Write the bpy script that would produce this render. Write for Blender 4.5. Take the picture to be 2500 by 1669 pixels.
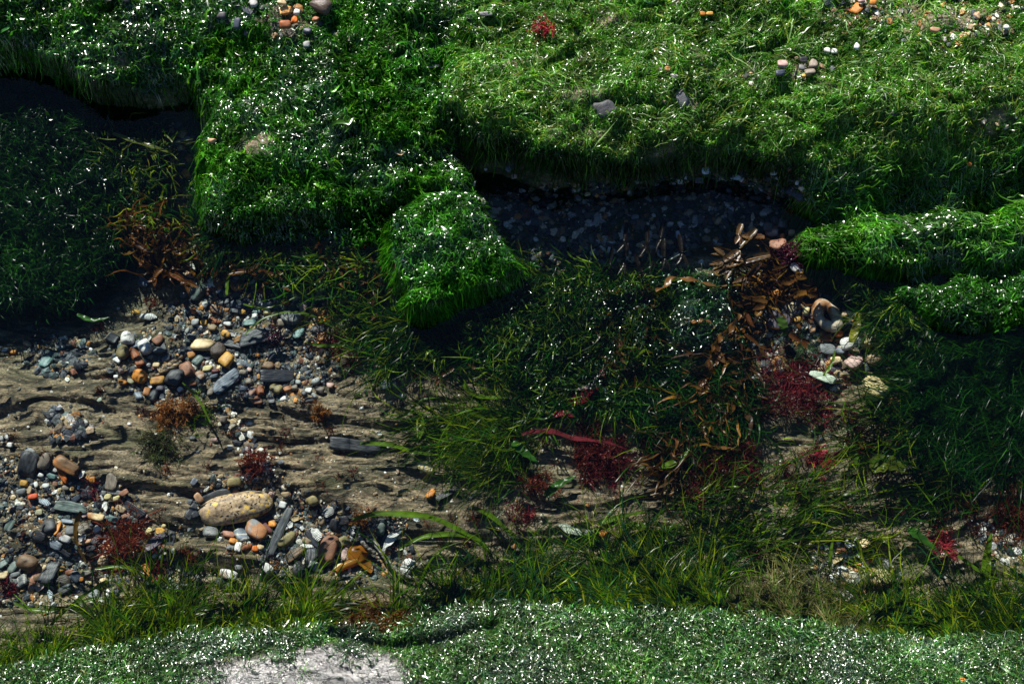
import bpy, math, random
import numpy as np
from mathutils import Vector
R = math.radians
random.seed(7)
RNG = np.random.default_rng(11)
for o in list(bpy.data.objects): bpy.data.objects.remove(o)
SC = bpy.context.scene
COL = SC.collection

# ------------------------------------------------------------------ camera, sky, sun, exposure
TILT = 20.0
DIST = 50.0 / 36.0
cam_d = bpy.data.cameras.new('camera')
cam_d.lens = 50; cam_d.sensor_width = 36; cam_d.clip_start = 0.05; cam_d.clip_end = 500
cam = bpy.data.objects.new('camera', cam_d); COL.objects.link(cam)
CAMP = np.array([0.0, -DIST * math.sin(R(TILT)), DIST * math.cos(R(TILT)) + 0.03])
cam.location = CAMP; cam.rotation_euler = (R(TILT), 0, 0)
SC.camera = cam
SUN_EL, SUN_AZ = 43.0, -25.0            # azimuth from +Y, clockwise positive
world = bpy.data.worlds.new('World'); SC.world = world; world.use_nodes = True
wn = world.node_tree
sky = wn.nodes.new('ShaderNodeTexSky'); sky.sky_type = 'NISHITA'; sky.sun_disc = False
sky.sun_elevation = R(SUN_EL); sky.sun_rotation = R(SUN_AZ); sky.dust_density = 0.0; sky.ozone_density = 5.0; sky.air_density = 1.2
bg = wn.nodes['Background']; bg.inputs[1].default_value = 0.05
wn.links.new(sky.outputs[0], bg.inputs[0])
sun_d = bpy.data.lights.new('sun', 'SUN'); sun_d.energy = 5.0; sun_d.angle = R(0.5)
sun_d.color = (1.0, 0.95, 0.87)
sun = bpy.data.objects.new('sun', sun_d); COL.objects.link(sun)
sv = Vector((math.sin(R(SUN_AZ)) * math.cos(R(SUN_EL)), math.cos(R(SUN_AZ)) * math.cos(R(SUN_EL)), math.sin(R(SUN_EL))))
sun.rotation_euler = sv.to_track_quat('Z', 'Y').to_euler(); sun.location = sv * 5
SC.view_settings.view_transform = 'Standard'; SC.view_settings.look = 'None'
SC.view_settings.exposure = 1.05; SC.view_settings.gamma = 1
SC.cycles.max_bounces = 6; SC.cycles.diffuse_bounces = 2; SC.cycles.glossy_bounces = 2
SC.cycles.transmission_bounces = 4; SC.cycles.transparent_max_bounces = 12
SC.cycles.caustics_reflective = False; SC.cycles.caustics_refractive = False
SC.cycles.sample_clamp_direct = 0; SC.cycles.sample_clamp_indirect = 2

# ------------------------------------------------------------------ picture <-> place
# D = pixel of a 2349 x 1568 copy of the photo; S = pixel of the 2500 x 1669 original
def ray(u, v):
    u = np.asarray(u, float); v = np.asarray(v, float)
    cx = (u - 1174.5) / 2349 * 36 / 50; cy = -(v - 784) / 2349 * 36 / 50
    c, s = math.cos(R(TILT)), math.sin(R(TILT))
    # camera looks along -Z of its frame; rotate about X by TILT
    x = cx; y = cy * c + s; z = cy * s - c
    return np.stack([x, y, z * np.ones_like(x)], -1)
def PZ(u, v, z):
    d = ray(u, v); t = (z - CAMP[2]) / d[..., 2]
    return CAMP + d * t[..., None]

# ------------------------------------------------------------------ noise
_T = np.random.default_rng(3).random((16, 256, 256))
def vnoise(x, y, seed=0):
    T = _T[seed % 16]
    xi = np.floor(x).astype(int); yi = np.floor(y).astype(int)
    fx = x - xi; fy = y - yi
    fx = fx * fx * (3 - 2 * fx); fy = fy * fy * (3 - 2 * fy)
    a = T[xi & 255, yi & 255]; b = T[(xi + 1) & 255, yi & 255]
    c = T[xi & 255, (yi + 1) & 255]; d = T[(xi + 1) & 255, (yi + 1) & 255]
    return (a * (1 - fx) + b * fx) * (1 - fy) + (c * (1 - fx) + d * fx) * fy
def fbm(x, y, seed=0, oct=4, gain=0.5):
    s = 0; a = 1; n = 0
    for k in range(oct):
        s = s + a * (vnoise(x * 2 ** k + 17.3 * k, y * 2 ** k - 9.1 * k, seed + k) - 0.5); n += a; a *= gain
    return s / n * 2
def sstep(t):
    t = np.clip(t, 0, 1); return t * t * (3 - 2 * t)

# ------------------------------------------------------------------ terrain height field
W = 0.042                                 # water level
def axis(a, b, step, far=40.0):
    f = list(np.arange(a, b + 1e-9, step))
    lo, hi, st = [], [], step
    p, q = f[0], f[-1]
    while q < far:
        st *= 1.35; q += st; p -= st; hi.append(q); lo.append(p)
    return np.array(lo[::-1] + f + hi)
GX = axis(-0.72, 0.72, 0.0018); GY = axis(-0.46, 0.56, 0.0018)
X, Y = np.meshgrid(GX, GY, indexing='ij')
def sdf(poly, x, y):                      # signed distance, positive inside
    P = np.asarray(poly, float)
    best = np.full(x.shape, 1e9); ins = np.zeros(x.shape, bool)
    for i in range(len(P)):
        a = P[i]; b = P[(i + 1) % len(P)]; e = b - a
        t = np.clip(((x - a[0]) * e[0] + (y - a[1]) * e[1]) / (e @ e + 1e-12), 0, 1)
        best = np.minimum(best, np.hypot(x - a[0] - t * e[0], y - a[1] - t * e[1]))
        c = (a[1] > y) != (b[1] > y)
        with np.errstate(divide='ignore', invalid='ignore'):
            ins ^= c & (x < (b[0] - a[0]) * (y - a[1]) / (b[1] - a[1] + 1e-15) + a[0])
    return np.where(ins, best, -best)
def wpoly(pts, z):
    return PZ(np.array([p[0] for p in pts], float), np.array([p[1] for p in pts], float), z)[:, :2]
def seg_dist(pts, z, x, y):
    P = wpoly(pts, z); best = np.full(x.shape, 1e9); tt = np.zeros(x.shape); side = np.zeros(x.shape)
    n = len(P) - 1
    for i in range(n):
        a = P[i]; b = P[i + 1]; e = b - a
        t = np.clip(((x - a[0]) * e[0] + (y - a[1]) * e[1]) / (e @ e), 0, 1)
        d = np.hypot(x - a[0] - t * e[0], y - a[1] - t * e[1]); m = d < best
        s = np.sign((x - a[0]) * e[1] - (y - a[1]) * e[0])
        best = np.where(m, d, best); tt = np.where(m, (i + t) / n, tt); side = np.where(m, s, side)
    return best, tt, side

UL = [(-900,-900),(1100,-900),(1110,60),(1010,215),(1040,330),(1095,440),(1050,452),(960,428),(880,442),(800,452),(700,466),(600,480),(505,492),(455,468),(426,400),(436,300),(446,240),(432,182),(300,182),(190,176),(100,140),(0,112),(-900,60)]
UR = [(1000,-900),(3600,-900),(3600,420),(2349,430),(2200,440),(2000,440),(1900,408),(1850,365),(1720,330),(1620,322),(1500,336),(1430,358),(1370,368),(1320,338),(1200,318),(1110,292),(1050,262),(1002,215),(1020,100)]
R2 = [(1826,495),(1880,482),(2000,474),(2400,440),(3600,430),(3600,620),(2349,600),(2200,590),(2050,582),(1900,575),(1838,560),(1812,520)]
R3 = [(2085,655),(2200,630),(2400,610),(3600,610),(3600,800),(2349,745),(2250,745),(2150,722)]
ML = [(480,505),(700,486),(900,450),(925,540),(880,572),(800,560),(700,572),(560,552)]
TIP = [(900,505),(990,455),(1090,440),(1150,515),(1200,588),(1216,615),(1150,636),(1090,656),(1020,682),(962,706),(942,688),(925,620),(900,560)]
MO = [(1520,660),(1600,640),(1690,650),(1700,740),(1670,830),(1600,850),(1540,800),(1510,730)]
BL = [(-900,1565),(-100,1545),(60,1528),(150,1500),(250,1476),(480,1452),(620,1446),(760,1440),(860,1428),(1000,1400),(1150,1384),(1300,1400),(1500,1406),(1700,1412),(1850,1428),(2000,1456),(2150,1472),(2349,1466),(3600,1455),(3600,3500),(-900,3500)]

def build_height(x, y):
    n1 = fbm(x * 9, y * 9, 0, 5); n2 = fbm(x * 40 + 5, y * 40, 4, 4)
    # bed rock: slabs dipping gently, broken into steps that face south
    wx = 0.30 * fbm(x * 3.1, y * 3.1 + 4, 1, 3)
    dirx = 0.16 * np.sin(3.6 * x + 1.0) - 0.10 * x
    v = (y + 0.07 * wx + 0.28 * (dirx)) * 27 + 0.9 * fbm(x * 7, y * 16, 2, 3)
    fl = np.floor(v); f = v - fl
    amp = 0.35 + 1.1 * vnoise(x * 5.5 + fl * 7.7, fl * 3.3, 5)
    saw = np.where(f < 0.16, sstep(f / 0.16), 1 - (f - 0.16) / 0.84)
    v2 = v * 3.6 + 1.2 * fbm(x * 14, y * 36, 7, 3); f2 = v2 - np.floor(v2)
    amp2 = vnoise(x * 13 + np.floor(v2) * 3.1, np.floor(v2) * 5.3, 8)
    saw2 = np.where(f2 < 0.3, sstep(f2 / 0.3), 1 - (f2 - 0.3) / 0.7)
    v3 = v2 * 3.1 + 1.4 * fbm(x * 30, y * 80, 10, 3); f3 = v3 - np.floor(v3)
    saw3 = np.where(f3 < 0.35, sstep(f3 / 0.35), 1 - (f3 - 0.35) / 0.65)
    bed = 0.010 + 0.005 * n1 + 0.0062 * saw * amp + 0.0068 * saw2 * amp2 ** 1.1 + 0.0018 * saw3 * vnoise(x * 30, y * 60, 6) + 0.0012 * n2
    near = np.clip((y + 0.1) / 0.15, 0, 1)
    bed -= 0.010 * sstep(near)
    dl = np.hypot((x + 0.52) / 0.20, (y - 0.135) / 0.15); bed -= 0.045 * sstep((1.2 - dl) / 0.7)
    dl = np.hypot((x - 0.06) / 0.20, (y - 0.02) / 0.06); bed -= 0.015 * sstep((1.2 - dl) / 0.7)
    # hollows the gravel has filled
    for poly, dep in HOLLOWS:
        s = sdf(wpoly(poly, 0.012), x, y) + 0.004 * n2
        bed = bed * (1 - 0.8 * sstep(s / 0.02 + 0.3)) + (0.009 + dep) * 0.8 * sstep(s / 0.02 + 0.3)
    for pts, hgt, wid in RIBS:
        d, t, side = seg_dist(pts, 0.015, x, y)
        w2 = wid * (0.5 + 1.1 * np.sin(np.pi * np.clip(t, 0.03, 0.97)))
        prof = np.where(side > 0, np.exp(-(d / (w2 * 0.45)) ** 2), np.exp(-(d / w2) ** 2))   # steeper on the far side of each rib
        bed = bed + hgt * prof * np.sin(np.pi * np.clip(t, 0.08, 0.92)) ** 0.5 * (1 + 0.25 * n2)
    h = bed
    weed = np.zeros_like(x)
    n3 = 0.8 * fbm(x * 22 + 9, y * 22, 6, 3) + 1.3 * fbm(x * 9 + 3, y * 9 + 1, 12, 2)
    lump = 0.010 * fbm(x * 11, y * 18, 9, 3) + 0.0075 * fbm(x * 38, y * 46, 11, 3) + 0.003 * fbm(x * 90, y * 90, 12, 2)
    lump = lump - 0.004 * np.exp(-(fbm(x * 9 + 3, y * 16, 14, 3) / 0.06) ** 2)
    def ledge(h, poly, z, fall, rough, slope=(0, 0), c=(0, 0), roll=0.020):
        s = sdf(wpoly(poly, z), x, y) - 0.003 + rough * (n1 * 0.9 + 0.6 * n2 + 1.1 * n3)
        t = sstep((s + fall * 0.85) / fall)
        top = z + slope[0] * np.clip(x - c[0], -1.2, 1.2) + slope[1] * np.clip(y - c[1], -1, 1.2) + lump - roll * np.exp(-np.clip(s, 0, 1) / 0.030)
        return np.where(t > 0, np.maximum(h, h * (1 - t) + top * t), h), t
    h, t0 = ledge(h, ML, 0.050, 0.020, 0.012)
    h, t1 = ledge(h, TIP, 0.074, 0.017, 0.007, (-0.05, 0.16), (-0.03, 0.02))
    h, t2 = ledge(h, UL, 0.086, 0.014, 0.010, (-0.01, 0.12), (-0.2, 0.15), 0.030)
    h, t3 = ledge(h, R3, 0.064, 0.022, 0.012, (0, 0.10), (0.4, 0.05))
    h, t4 = ledge(h, R2, 0.082, 0.022, 0.010, (0.10, 0.05), (0.4, 0.09), 0.032)
    keep = lump; lump = lump - 0.050 * sstep((x - 0.22) / 0.14) * sstep((0.225 - y) / 0.10)
    h, t5 = ledge(h, UR, 0.116, 0.016, 0.011, (0.0, 0.03), (0, 0.2), 0.026)
    lump = keep
    h, t6 = ledge(h, MO, 0.046, 0.035, 0.016)
    s = sdf(wpoly(BL, W), x, y) + 0.006 * n1 + 0.003 * n2
    top = W + 0.33 * s - 0.25 * np.clip(s - 0.10, 0, 10) + 0.35 * lump
    top = np.maximum(top, W - 0.036 + 0.2 * 0)
    top = np.minimum(top, 0.12)
    bare = sstep((1.25 - np.hypot((x - BARE[0]) / 0.12, (y - BARE[1]) / 0.032) + 0.5 * n3 + 0.3 * n2) / 0.4)
    strat = (v2 * 1.3 + 2 * n2); strat = strat - np.floor(strat)
    top = top + bare * (0.0042 * (1 - strat) - 0.33 * lump)
    tb = sstep((s + 0.035) / 0.03)
    h = np.where(tb > 0, np.maximum(h, h * (1 - tb) + top * tb), h)
    d, t, side = seg_dist([(760,1448),(840,1470),(900,1482),(990,1474),(1080,1446),(1130,1440)], W, x, y)
    h = h - 0.012 * np.exp(-(d / 0.0055) ** 2)
    weed = np.max(np.stack([t0, t1, t2, t3, t4, t5, t6, tb * sstep(s / 0.01 + 0.5) * (1 - 0.85 * bare)]), 0)
    return h, weed, bare * tb
BARE = PZ(np.array([705.]), np.array([1550.]), 0.06)[0, :2]
G1 = [(250,775),(330,745),(420,690),(540,640),(740,690),(780,770),(765,890),(640,925),(480,915),(350,925),(270,860)]
G2 = [(-200,1040),(80,1045),(230,1095),(320,1140),(310,1200),(430,1215),(350,1250),(420,1300),(480,1340),(280,1385),(-200,1390)]
G3 = [(435,1160),(500,1090),(610,1085),(800,1170),(920,1195),(960,1300),(820,1330),(620,1320),(590,1260),(480,1200)]
G4 = [(1700,720),(1850,680),(2000,700),(2080,800),(1990,860),(1880,890),(1740,840)]
G5 = [(1060,320),(1400,385),(1850,370),(1860,470),(1800,530),(1640,560),(1500,600),(1230,610),(1100,480)]
G6 = [(1860,1250),(1980,1250),(2060,1330),(1960,1390),(1870,1350)]
G7 = [(2240,1190),(2640,1220),(2640,1330),(2270,1290)]
G8 = [(110,780),(220,790),(200,850),(120,870),(60,830)]
G9 = [(1380,880),(1480,880),(1560,920),(1500,960),(1370,940)]
G10 = [(300,290),(440,300),(430,400),(360,400),(290,340)]
G11 = [(480,560),(760,600),(760,700),(540,680),(420,650)]
HOLLOWS = [(G1, 0.0), (G2, 0.0), (G3, 0.0), (G4, 0.0), (G5, 0.012), (G6, 0.0), (G7, 0.0)]
RIBS = [
    ([(20,1215),(120,1232),(240,1262),(330,1272),(420,1266)], 0.012, 0.010),
    ([(380,1262),(480,1268),(560,1286),(640,1300)], 0.013, 0.012),
    ([(230,960),(290,985),(350,1015),(430,1022)], 0.010, 0.012),
    ([(60,1030),(200,1020),(330,1070),(440,1090)], 0.008, 0.012),
    ([(280,1095),(400,1105),(500,1108),(640,1090)], 0.010, 0.016),
    ([(330,1150),(400,1180),(480,1185)], 0.007, 0.012),
    ([(620,1075),(700,1120),(800,1130),(900,1105)], 0.009, 0.020),
    ([(650,930),(740,948),(830,930)], 0.007, 0.012),
    ([(0,905),(90,930),(180,985),(230,1000)], 0.008, 0.014),
    ([(1380,1120),(1500,1165),(1700,1180),(1900,1170)], 0.011, 0.016),
    ([(1200,1180),(1320,1210),(1500,1225),(1650,1250)], 0.010, 0.016),
    ([(1700,1250),(1850,1228),(2050,1245),(2200,1290),(2349,1320)], 0.011, 0.014),
    ([(900,890),(1000,880),(1100,860)], 0.008, 0.014),
    ([(760,1190),(880,1175),(1000,1170),(1150,1200)], 0.008, 0.020),
]
H, WEED_SHADE, BAREM = build_height(X, Y)
def lookup(F, x, y):
    i = np.clip(np.searchsorted(GX, x) - 1, 0, len(GX) - 2); j = np.clip(np.searchsorted(GY, y) - 1, 0, len(GY) - 2)
    fx = np.clip((x - GX[i]) / (GX[i + 1] - GX[i]), 0, 1); fy = np.clip((y - GY[j]) / (GY[j + 1] - GY[j]), 0, 1)
    return (F[i, j] * (1 - fx) + F[i + 1, j] * fx) * (1 - fy) + (F[i, j + 1] * (1 - fx) + F[i + 1, j + 1] * fx) * fy
def HT(x, y): return lookup(H, x, y)
def TP(u, v):                              # where the line of sight through (u, v) meets the ground
    u = np.atleast_1d(np.asarray(u, float)); v = np.atleast_1d(np.asarray(v, float))
    d = ray(u, v); hi = np.full(u.shape, 0.20); lo = hi.copy(); found = np.zeros(u.shape, bool)
    for z in np.arange(0.196, -0.05, -0.004):
        t = (z - CAMP[2]) / d[:, 2]; p = CAMP + d * t[:, None]
        below = (p[:, 2] < HT(p[:, 0], p[:, 1])) & ~found
        lo = np.where(below, z, lo); hi = np.where(below, z + 0.004, hi); found |= below
    lo = np.where(found, lo, -0.01); hi = np.where(found, hi, 0.0)
    for _ in range(7):
        m = (lo + hi) / 2; t = (m - CAMP[2]) / d[:, 2]; p = CAMP + d * t[:, None]
        b = p[:, 2] < HT(p[:, 0], p[:, 1]); lo = np.where(b, m, lo); hi = np.where(b, hi, m)
    t = (hi - CAMP[2]) / d[:, 2]; p = CAMP + d * t[:, None]
    return p

# ------------------------------------------------------------------ materials
def mat(name):
    m = bpy.data.materials.new(name); m.use_nodes = True
    nt = m.node_tree; nt.nodes.clear()
    out = nt.nodes.new('ShaderNodeOutputMaterial')
    def N(t, **k):
        n = nt.nodes.new('ShaderNode' + t)
        for a, b in k.items():
            if a == 'ins':
                for i, val in b.items():
                    if isinstance(val, bpy.types.NodeSocket): nt.links.new(val, n.inputs[i])
                    else: n.inputs[i].default_value = val
            else: setattr(n, a, b)
        return n
    return m, N, lambda s: nt.links.new(s, out.inputs[0])
def ramp(N, fac, stops):
    n = N('ValToRGB', ins={0: fac}); e = n.color_ramp.elements
    while len(e) < len(stops): e.new(0.5)
    for k, (p, c) in enumerate(stops):
        e[k].position = p; e[k].color = (c if len(c) == 4 else (*c, 1)) if hasattr(c, '__len__') else (c, c, c, 1)
    return n.outputs[0]
def mixc(N, f, a, b, mode='MIX'):
    n = N('MixRGB', blend_type=mode)
    for i, v in ((0, f), (1, a), (2, b)):
        if isinstance(v, bpy.types.NodeSocket): n.id_data.links.new(v, n.inputs[i])
        else: n.inputs[i].default_value = v if i == 0 or len(v) == 4 else (*v, 1)
    return n.outputs[0]
def mth(N, op, a, b=0.0):
    n = N('Math', operation=op)
    for i, v in ((0, a), (1, b)):
        if isinstance(v, bpy.types.NodeSocket): n.id_data.links.new(v, n.inputs[i])
        else: n.inputs[i].default_value = v
    return n.outputs[0]

def weed_material(name, spec, rough, trans=0.45, bump=0.0):
    m, N, OUT = mat(name)
    a = N('Attribute', attribute_name='col').outputs['Color']
    nz = N('TexNoise', ins={'Scale': 90.0, 'Detail': 2.0, 'Vector': N('NewGeometry').outputs['Position']}).outputs[0]
    c = mixc(N, 1.0, a, ramp(N, nz, [(0.3, 0.55), (0.7, 1.45)]), 'MULTIPLY')
    d = N('BsdfDiffuse', ins={0: c}); t = N('BsdfTranslucent', ins={0: mixc(N, 1.0, c, (1.25, 1.1, 0.5), 'MULTIPLY')})
    dt = N('MixShader', ins={0: trans, 1: d.outputs[0], 2: t.outputs[0]})
    if spec > 0:
        wn2 = N('TexNoise', ins={'Scale': 15.0, 'Detail': 3.0, 'Roughness': 0.6, 'Vector': N('NewGeometry').outputs['Position']}).outputs[0]
        wetn = ramp(N, wn2, [(0.40, 0.55 if spec > 2 else 0.12), (0.52, 0.8), (0.64, 1.6)]) if spec > 1 else 1.0
        g = N('BsdfGlossy', ins={'Color': (1, 1, 1, 1), 'Roughness': rough})
        fr = N('Fresnel', ins={'IOR': 1.45}).outputs[0]
        mx = N('MixShader', ins={0: mth(N, 'MULTIPLY', mth(N, 'MINIMUM', mth(N, 'MULTIPLY', fr, spec), spec * 0.085), wetn), 1: dt.outputs[0], 2: g.outputs[0]})
        OUT(mx.outputs[0])
    else: OUT(dt.outputs[0])
    return m
M_WET = weed_material('wet_weed', 1.15, 0.24, 0.35)
M_KELP = weed_material('wet_kelp', 0.35, 0.34, 0.35)
M_DAMP = weed_material('damp_weed', 0.5, 0.3)
M_SUB = weed_material('submerged_weed', 0.12, 0.25, 0.5)
M_GLIT = weed_material('glittering_weed', 2.5, 0.29, 0.3)

def terrain_material():
    m, N, OUT = mat('bedrock')
    pos = N('NewGeometry').outputs['Position']
    mp = N('Mapping', ins={0: pos}); mp.inputs['Scale'].default_value = (1.0, 4.2, 4.0); mp.inputs['Rotation'].default_value = (0, 0, R(5))
    warp = N('TexNoise', ins={'Scale': 6.0, 'Detail': 3.0, 'Vector': pos}).outputs['Color']
    wv = N('VectorMath', operation='ADD', ins={0: mp.outputs[0], 1: N('VectorMath', operation='SCALE', ins={0: warp, 3: 0.25}).outputs[0]}).outputs[0]
    st = N('TexNoise', ins={'Scale': 26.0, 'Detail': 6.0, 'Roughness': 0.65, 'Vector': wv}).outputs[0]
    big = N('TexNoise', ins={'Scale': 11.0, 'Detail': 5.0, 'Roughness': 0.6, 'Vector': pos}).outputs[0]
    fine = N('TexNoise', ins={'Scale': 420.0, 'Detail': 3.0, 'Roughness': 0.7, 'Vector': pos}).outputs[0]
    rock = ramp(N, st, [(0.36, (0.03, 0.028, 0.018)), (0.46, (0.14, 0.11, 0.066)), (0.54, (0.31, 0.225, 0.135)), (0.66, (0.50, 0.38, 0.24))])
    sand = mixc(N, fine, (0.20, 0.155, 0.095), (0.48, 0.38, 0.25))
    c = mixc(N, ramp(N, big, [(0.52, 0.0), (0.66, 0.75)]), rock, sand)
    cr = N('TexNoise', ins={'Scale': 14.0, 'Detail': 5.0, 'Roughness': 0.6, 'Vector': wv}).outputs[0]
    crk = ramp(N, mth(N, 'ABSOLUTE', mth(N, 'SUBTRACT', cr, 0.5)), [(0.0, 1.0), (0.022, 0.0)])
    c = mixc(N, mth(N, 'MULTIPLY', crk, 0.8), c, (0.02, 0.02, 0.015))
    c = mixc(N, ramp(N, fine, [(0.35, 0.75), (0.65, 0.0)]), c, (0.05, 0.045, 0.03), 'MIX')
    c = mixc(N, ramp(N, N('TexNoise', ins={'Scale': 7.0, 'Detail': 4.0, 'Vector': mp.outputs[0]}).outputs[0], [(0.52, 0.0), (0.70, 0.5)]), c, (0.075, 0.09, 0.035))
    vo = N('TexVoronoi', ins={'Scale': 330.0, 'Vector': pos, 'Randomness': 1.0})
    sp = mth(N, 'MULTIPLY', ramp(N, vo.outputs['Distance'], [(0.12, 1.0), (0.30, 0.0)]), ramp(N, N('TexWhiteNoise', ins={0: vo.outputs['Position']}).outputs[0], [(0.86, 0.0), (0.88, 1.0)]))
    spc = ramp(N, N('TexWhiteNoise', ins={0: N('VectorMath', operation='ADD', ins={0: vo.outputs['Position'], 1: (3, 1, 7)}).outputs[0]}).outputs[0],
               [(0.0, (0.5, 0.47, 0.42)), (0.5, (0.30, 0.16, 0.07)), (0.75, (0.02, 0.02, 0.025)), (1.0, (0.55, 0.5, 0.4))])
    c = mixc(N, sp, c, spc)
    wd = N('Attribute', attribute_name='weed').outputs['Fac']  # weed film, also carries the shade painted on gully floor and left bank
    wdn = mth(N, 'MULTIPLY', wd, ramp(N, big, [(0.38, 1.0), (0.66, 0.8)]))
    c = mixc(N, wdn, c, (0.012, 0.035, 0.008))
    br = N('Attribute', attribute_name='bare').outputs['Fac']
    c = mixc(N, mth(N, 'MULTIPLY', br, 0.85), c, ramp(N, st, [(0.42, (0.012, 0.012, 0.014)), (0.52, (0.12, 0.12, 0.12)), (0.6, (0.26, 0.255, 0.25))]))
    b1 = N('Bump', ins={'Strength': 1.0, 'Distance': 0.007, 'Height': st}).outputs[0]
    b2 = N('Bump', ins={'Strength': 0.9, 'Distance': 0.0011, 'Height': fine, 'Normal': b1}).outputs[0]
    wet = N('Attribute', attribute_name='wet').outputs['Fac']
    ro = mth(N, 'SUBTRACT', ramp(N, wet, [(0.0, 0.62), (1.0, 0.40)]), mth(N, 'MULTIPLY', br, 0.08))
    bs = N('BsdfPrincipled', ins={'Base Color': c, 'Roughness': ro, 'Normal': b2})
    n2 = mth(N, 'ADD', mth(N, 'MULTIPLY', wet, 0.35), 0.12)
    n2 = mth(N, 'ADD', n2, mth(N, 'MULTIPLY', br, 1.2))
    bs.id_data.links.new(n2, bs.inputs['Specular IOR Level'])
    OUT(bs.outputs[0])
    return m

def stone_material(kind):
    m, N, OUT = mat('stone_' + kind)
    oi = N('ObjectInfo'); tc = N('TexCoord').outputs['Object']
    off = N('VectorMath', operation='SCALE', ins={0: N('CombineXYZ', ins={0: oi.outputs['Random'], 1: oi.outputs['Random'], 2: 0.3}).outputs[0], 3: 37.0}).outputs[0]
    p = N('VectorMath', operation='ADD', ins={0: tc, 1: off}).outputs[0]
    n1 = N('TexNoise', ins={'Scale': 160.0, 'Detail': 5.0, 'Roughness': 0.65, 'Vector': p}).outputs[0]
    n0 = N('TexNoise', ins={'Scale': 55.0, 'Detail': 3.0, 'Vector': p}).outputs[0]
    c = mixc(N, 1.0, oi.outputs['Color'], ramp(N, n1, [(0.28, 0.45), (0.5, 0.95), (0.75, 1.4)]), 'MULTIPLY')
    c = mixc(N, ramp(N, n0, [(0.45, 0.0), (0.7, 0.35)]), c, mixc(N, 0.5, oi.outputs['Color'], (0.10, 0.075, 0.05)))
    rough = 0.5; bump = 0.5; bh = n1
    if kind == 'slate':
        mp = N('Mapping', ins={0: p}); mp.inputs['Scale'].default_value = (1, 5, 5)
        s = N('TexNoise', ins={'Scale': 120.0, 'Detail': 4.0, 'Vector': mp.outputs[0]}).outputs[0]
        c = mixc(N, 1.0, c, ramp(N, s, [(0.3, 0.6), (0.7, 1.5)]), 'MULTIPLY'); bh = s
        w = N('TexWave', ins={'Scale': 9.0, 'Distortion': 3.0, 'Detail': 2.0, 'Vector': p}).outputs[0]
        c = mixc(N, mth(N, 'MULTIPLY', ramp(N, w, [(0.99, 0.0), (1.0, 0.5)]), ramp(N, oi.outputs['Random'], [(0.78, 0.0), (0.8, 1.0)])), c, (0.3, 0.28, 0.24)); rough = 0.42
    elif kind == 'granite':
        wp = N('VectorMath', operation='ADD', ins={0: p, 1: N('VectorMath', operation='SCALE', ins={0: N('TexNoise', ins={'Scale': 420.0, 'Detail': 3.0, 'Vector': p}).outputs['Color'], 3: 0.006}).outputs[0]}).outputs[0]
        nn = N('TexNoise', ins={'Scale': 330.0, 'Detail': 3.0, 'Vector': p}).outputs[0]
        c = ramp(N, nn, [(0.36, (0.17, 0.125, 0.08)), (0.48, (0.36, 0.25, 0.14)), (0.62, (0.50, 0.38, 0.24))])
        c = mixc(N, ramp(N, n0, [(0.40, 0.55), (0.6, 0.0)]), c, (0.28, 0.21, 0.15))
        v2 = N('TexVoronoi', ins={'Scale': 200.0, 'Vector': wp}); w2 = N('TexWhiteNoise', ins={0: v2.outputs['Position']}).outputs[0]
        v3 = N('TexVoronoi', ins={'Scale': 330.0, 'Vector': wp}); w3 = N('TexWhiteNoise', ins={0: v3.outputs['Position']}).outputs[0]
        dk = mth(N, 'MULTIPLY', ramp(N, v3.outputs['Distance'], [(0.30, 1.0), (0.42, 0.0)]), ramp(N, w3, [(0.70, 0.0), (0.72, 1.0)]))
        yl = mth(N, 'MULTIPLY', ramp(N, v2.outputs['Distance'], [(0.36, 1.0), (0.52, 0.0)]), ramp(N, w2, [(0.22, 1.0), (0.25, 0.0)]))
        c = mixc(N, yl, c, (0.66, 0.42, 0.09)); c = mixc(N, dk, c, (0.018, 0.018, 0.02))
    elif kind == 'pitted':
        v = N('TexVoronoi', ins={'Scale': 420.0, 'Vector': p})
        w = N('TexWhiteNoise', ins={0: v.outputs['Position']}).outputs[0]
        s = mth(N, 'MULTIPLY', ramp(N, v.outputs['Distance'], [(0.2, 1.0), (0.34, 0.0)]), ramp(N, w, [(0.55, 0.0), (0.6, 1.0)]))
        c = mixc(N, s, c, (0.03, 0.03, 0.03))
    elif kind == 'veined':
        w = N('TexWave', ins={'Scale': 45.0, 'Distortion': 6.0, 'Detail': 3.0, 'Detail Scale': 2.0, 'Vector': p}).outputs[0]
        c = mixc(N, ramp(N, w, [(0.8, 0.0), (0.95, 0.8)]), c, (0.42, 0.40, 0.34))
    elif kind == 'stained':
        c = mixc(N, ramp(N, n0, [(0.48, 0.0), (0.6, 0.9)]), c, (0.32, 0.13, 0.04))
    elif kind == 'shell':
        rough = 0.3; w = N('TexWave', ins={'Scale': 220.0, 'Distortion': 5.0, 'Vector': p}).outputs[0]; bh = w
        c = mixc(N, ramp(N, w, [(0.5, 0.0), (1.0, 0.16)]), c, (0.25, 0.15, 0.10))
    elif kind == 'wood':
        mp = N('Mapping', ins={0: p}); mp.inputs['Scale'].default_value = (1, 9, 9)
        s = N('TexNoise', ins={'Scale': 60.0, 'Detail': 3.0, 'Vector': mp.outputs[0]}).outputs[0]
        c = mixc(N, ramp(N, s, [(0.45, 0.0), (0.55, 1.0)]), c, (0.05, 0.04, 0.03)); bh = s
    elif kind == 'rough': bump = 1.0
    b = N('Bump', ins={'Strength': bump, 'Distance': 0.0012, 'Height': bh}).outputs[0]
    bs = N('BsdfPrincipled', ins={'Base Color': c, 'Roughness': rough, 'Normal': b})
    bs.inputs['Specular IOR Level'].default_value = 0.25
    OUT(bs.outputs[0]); return m
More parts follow.
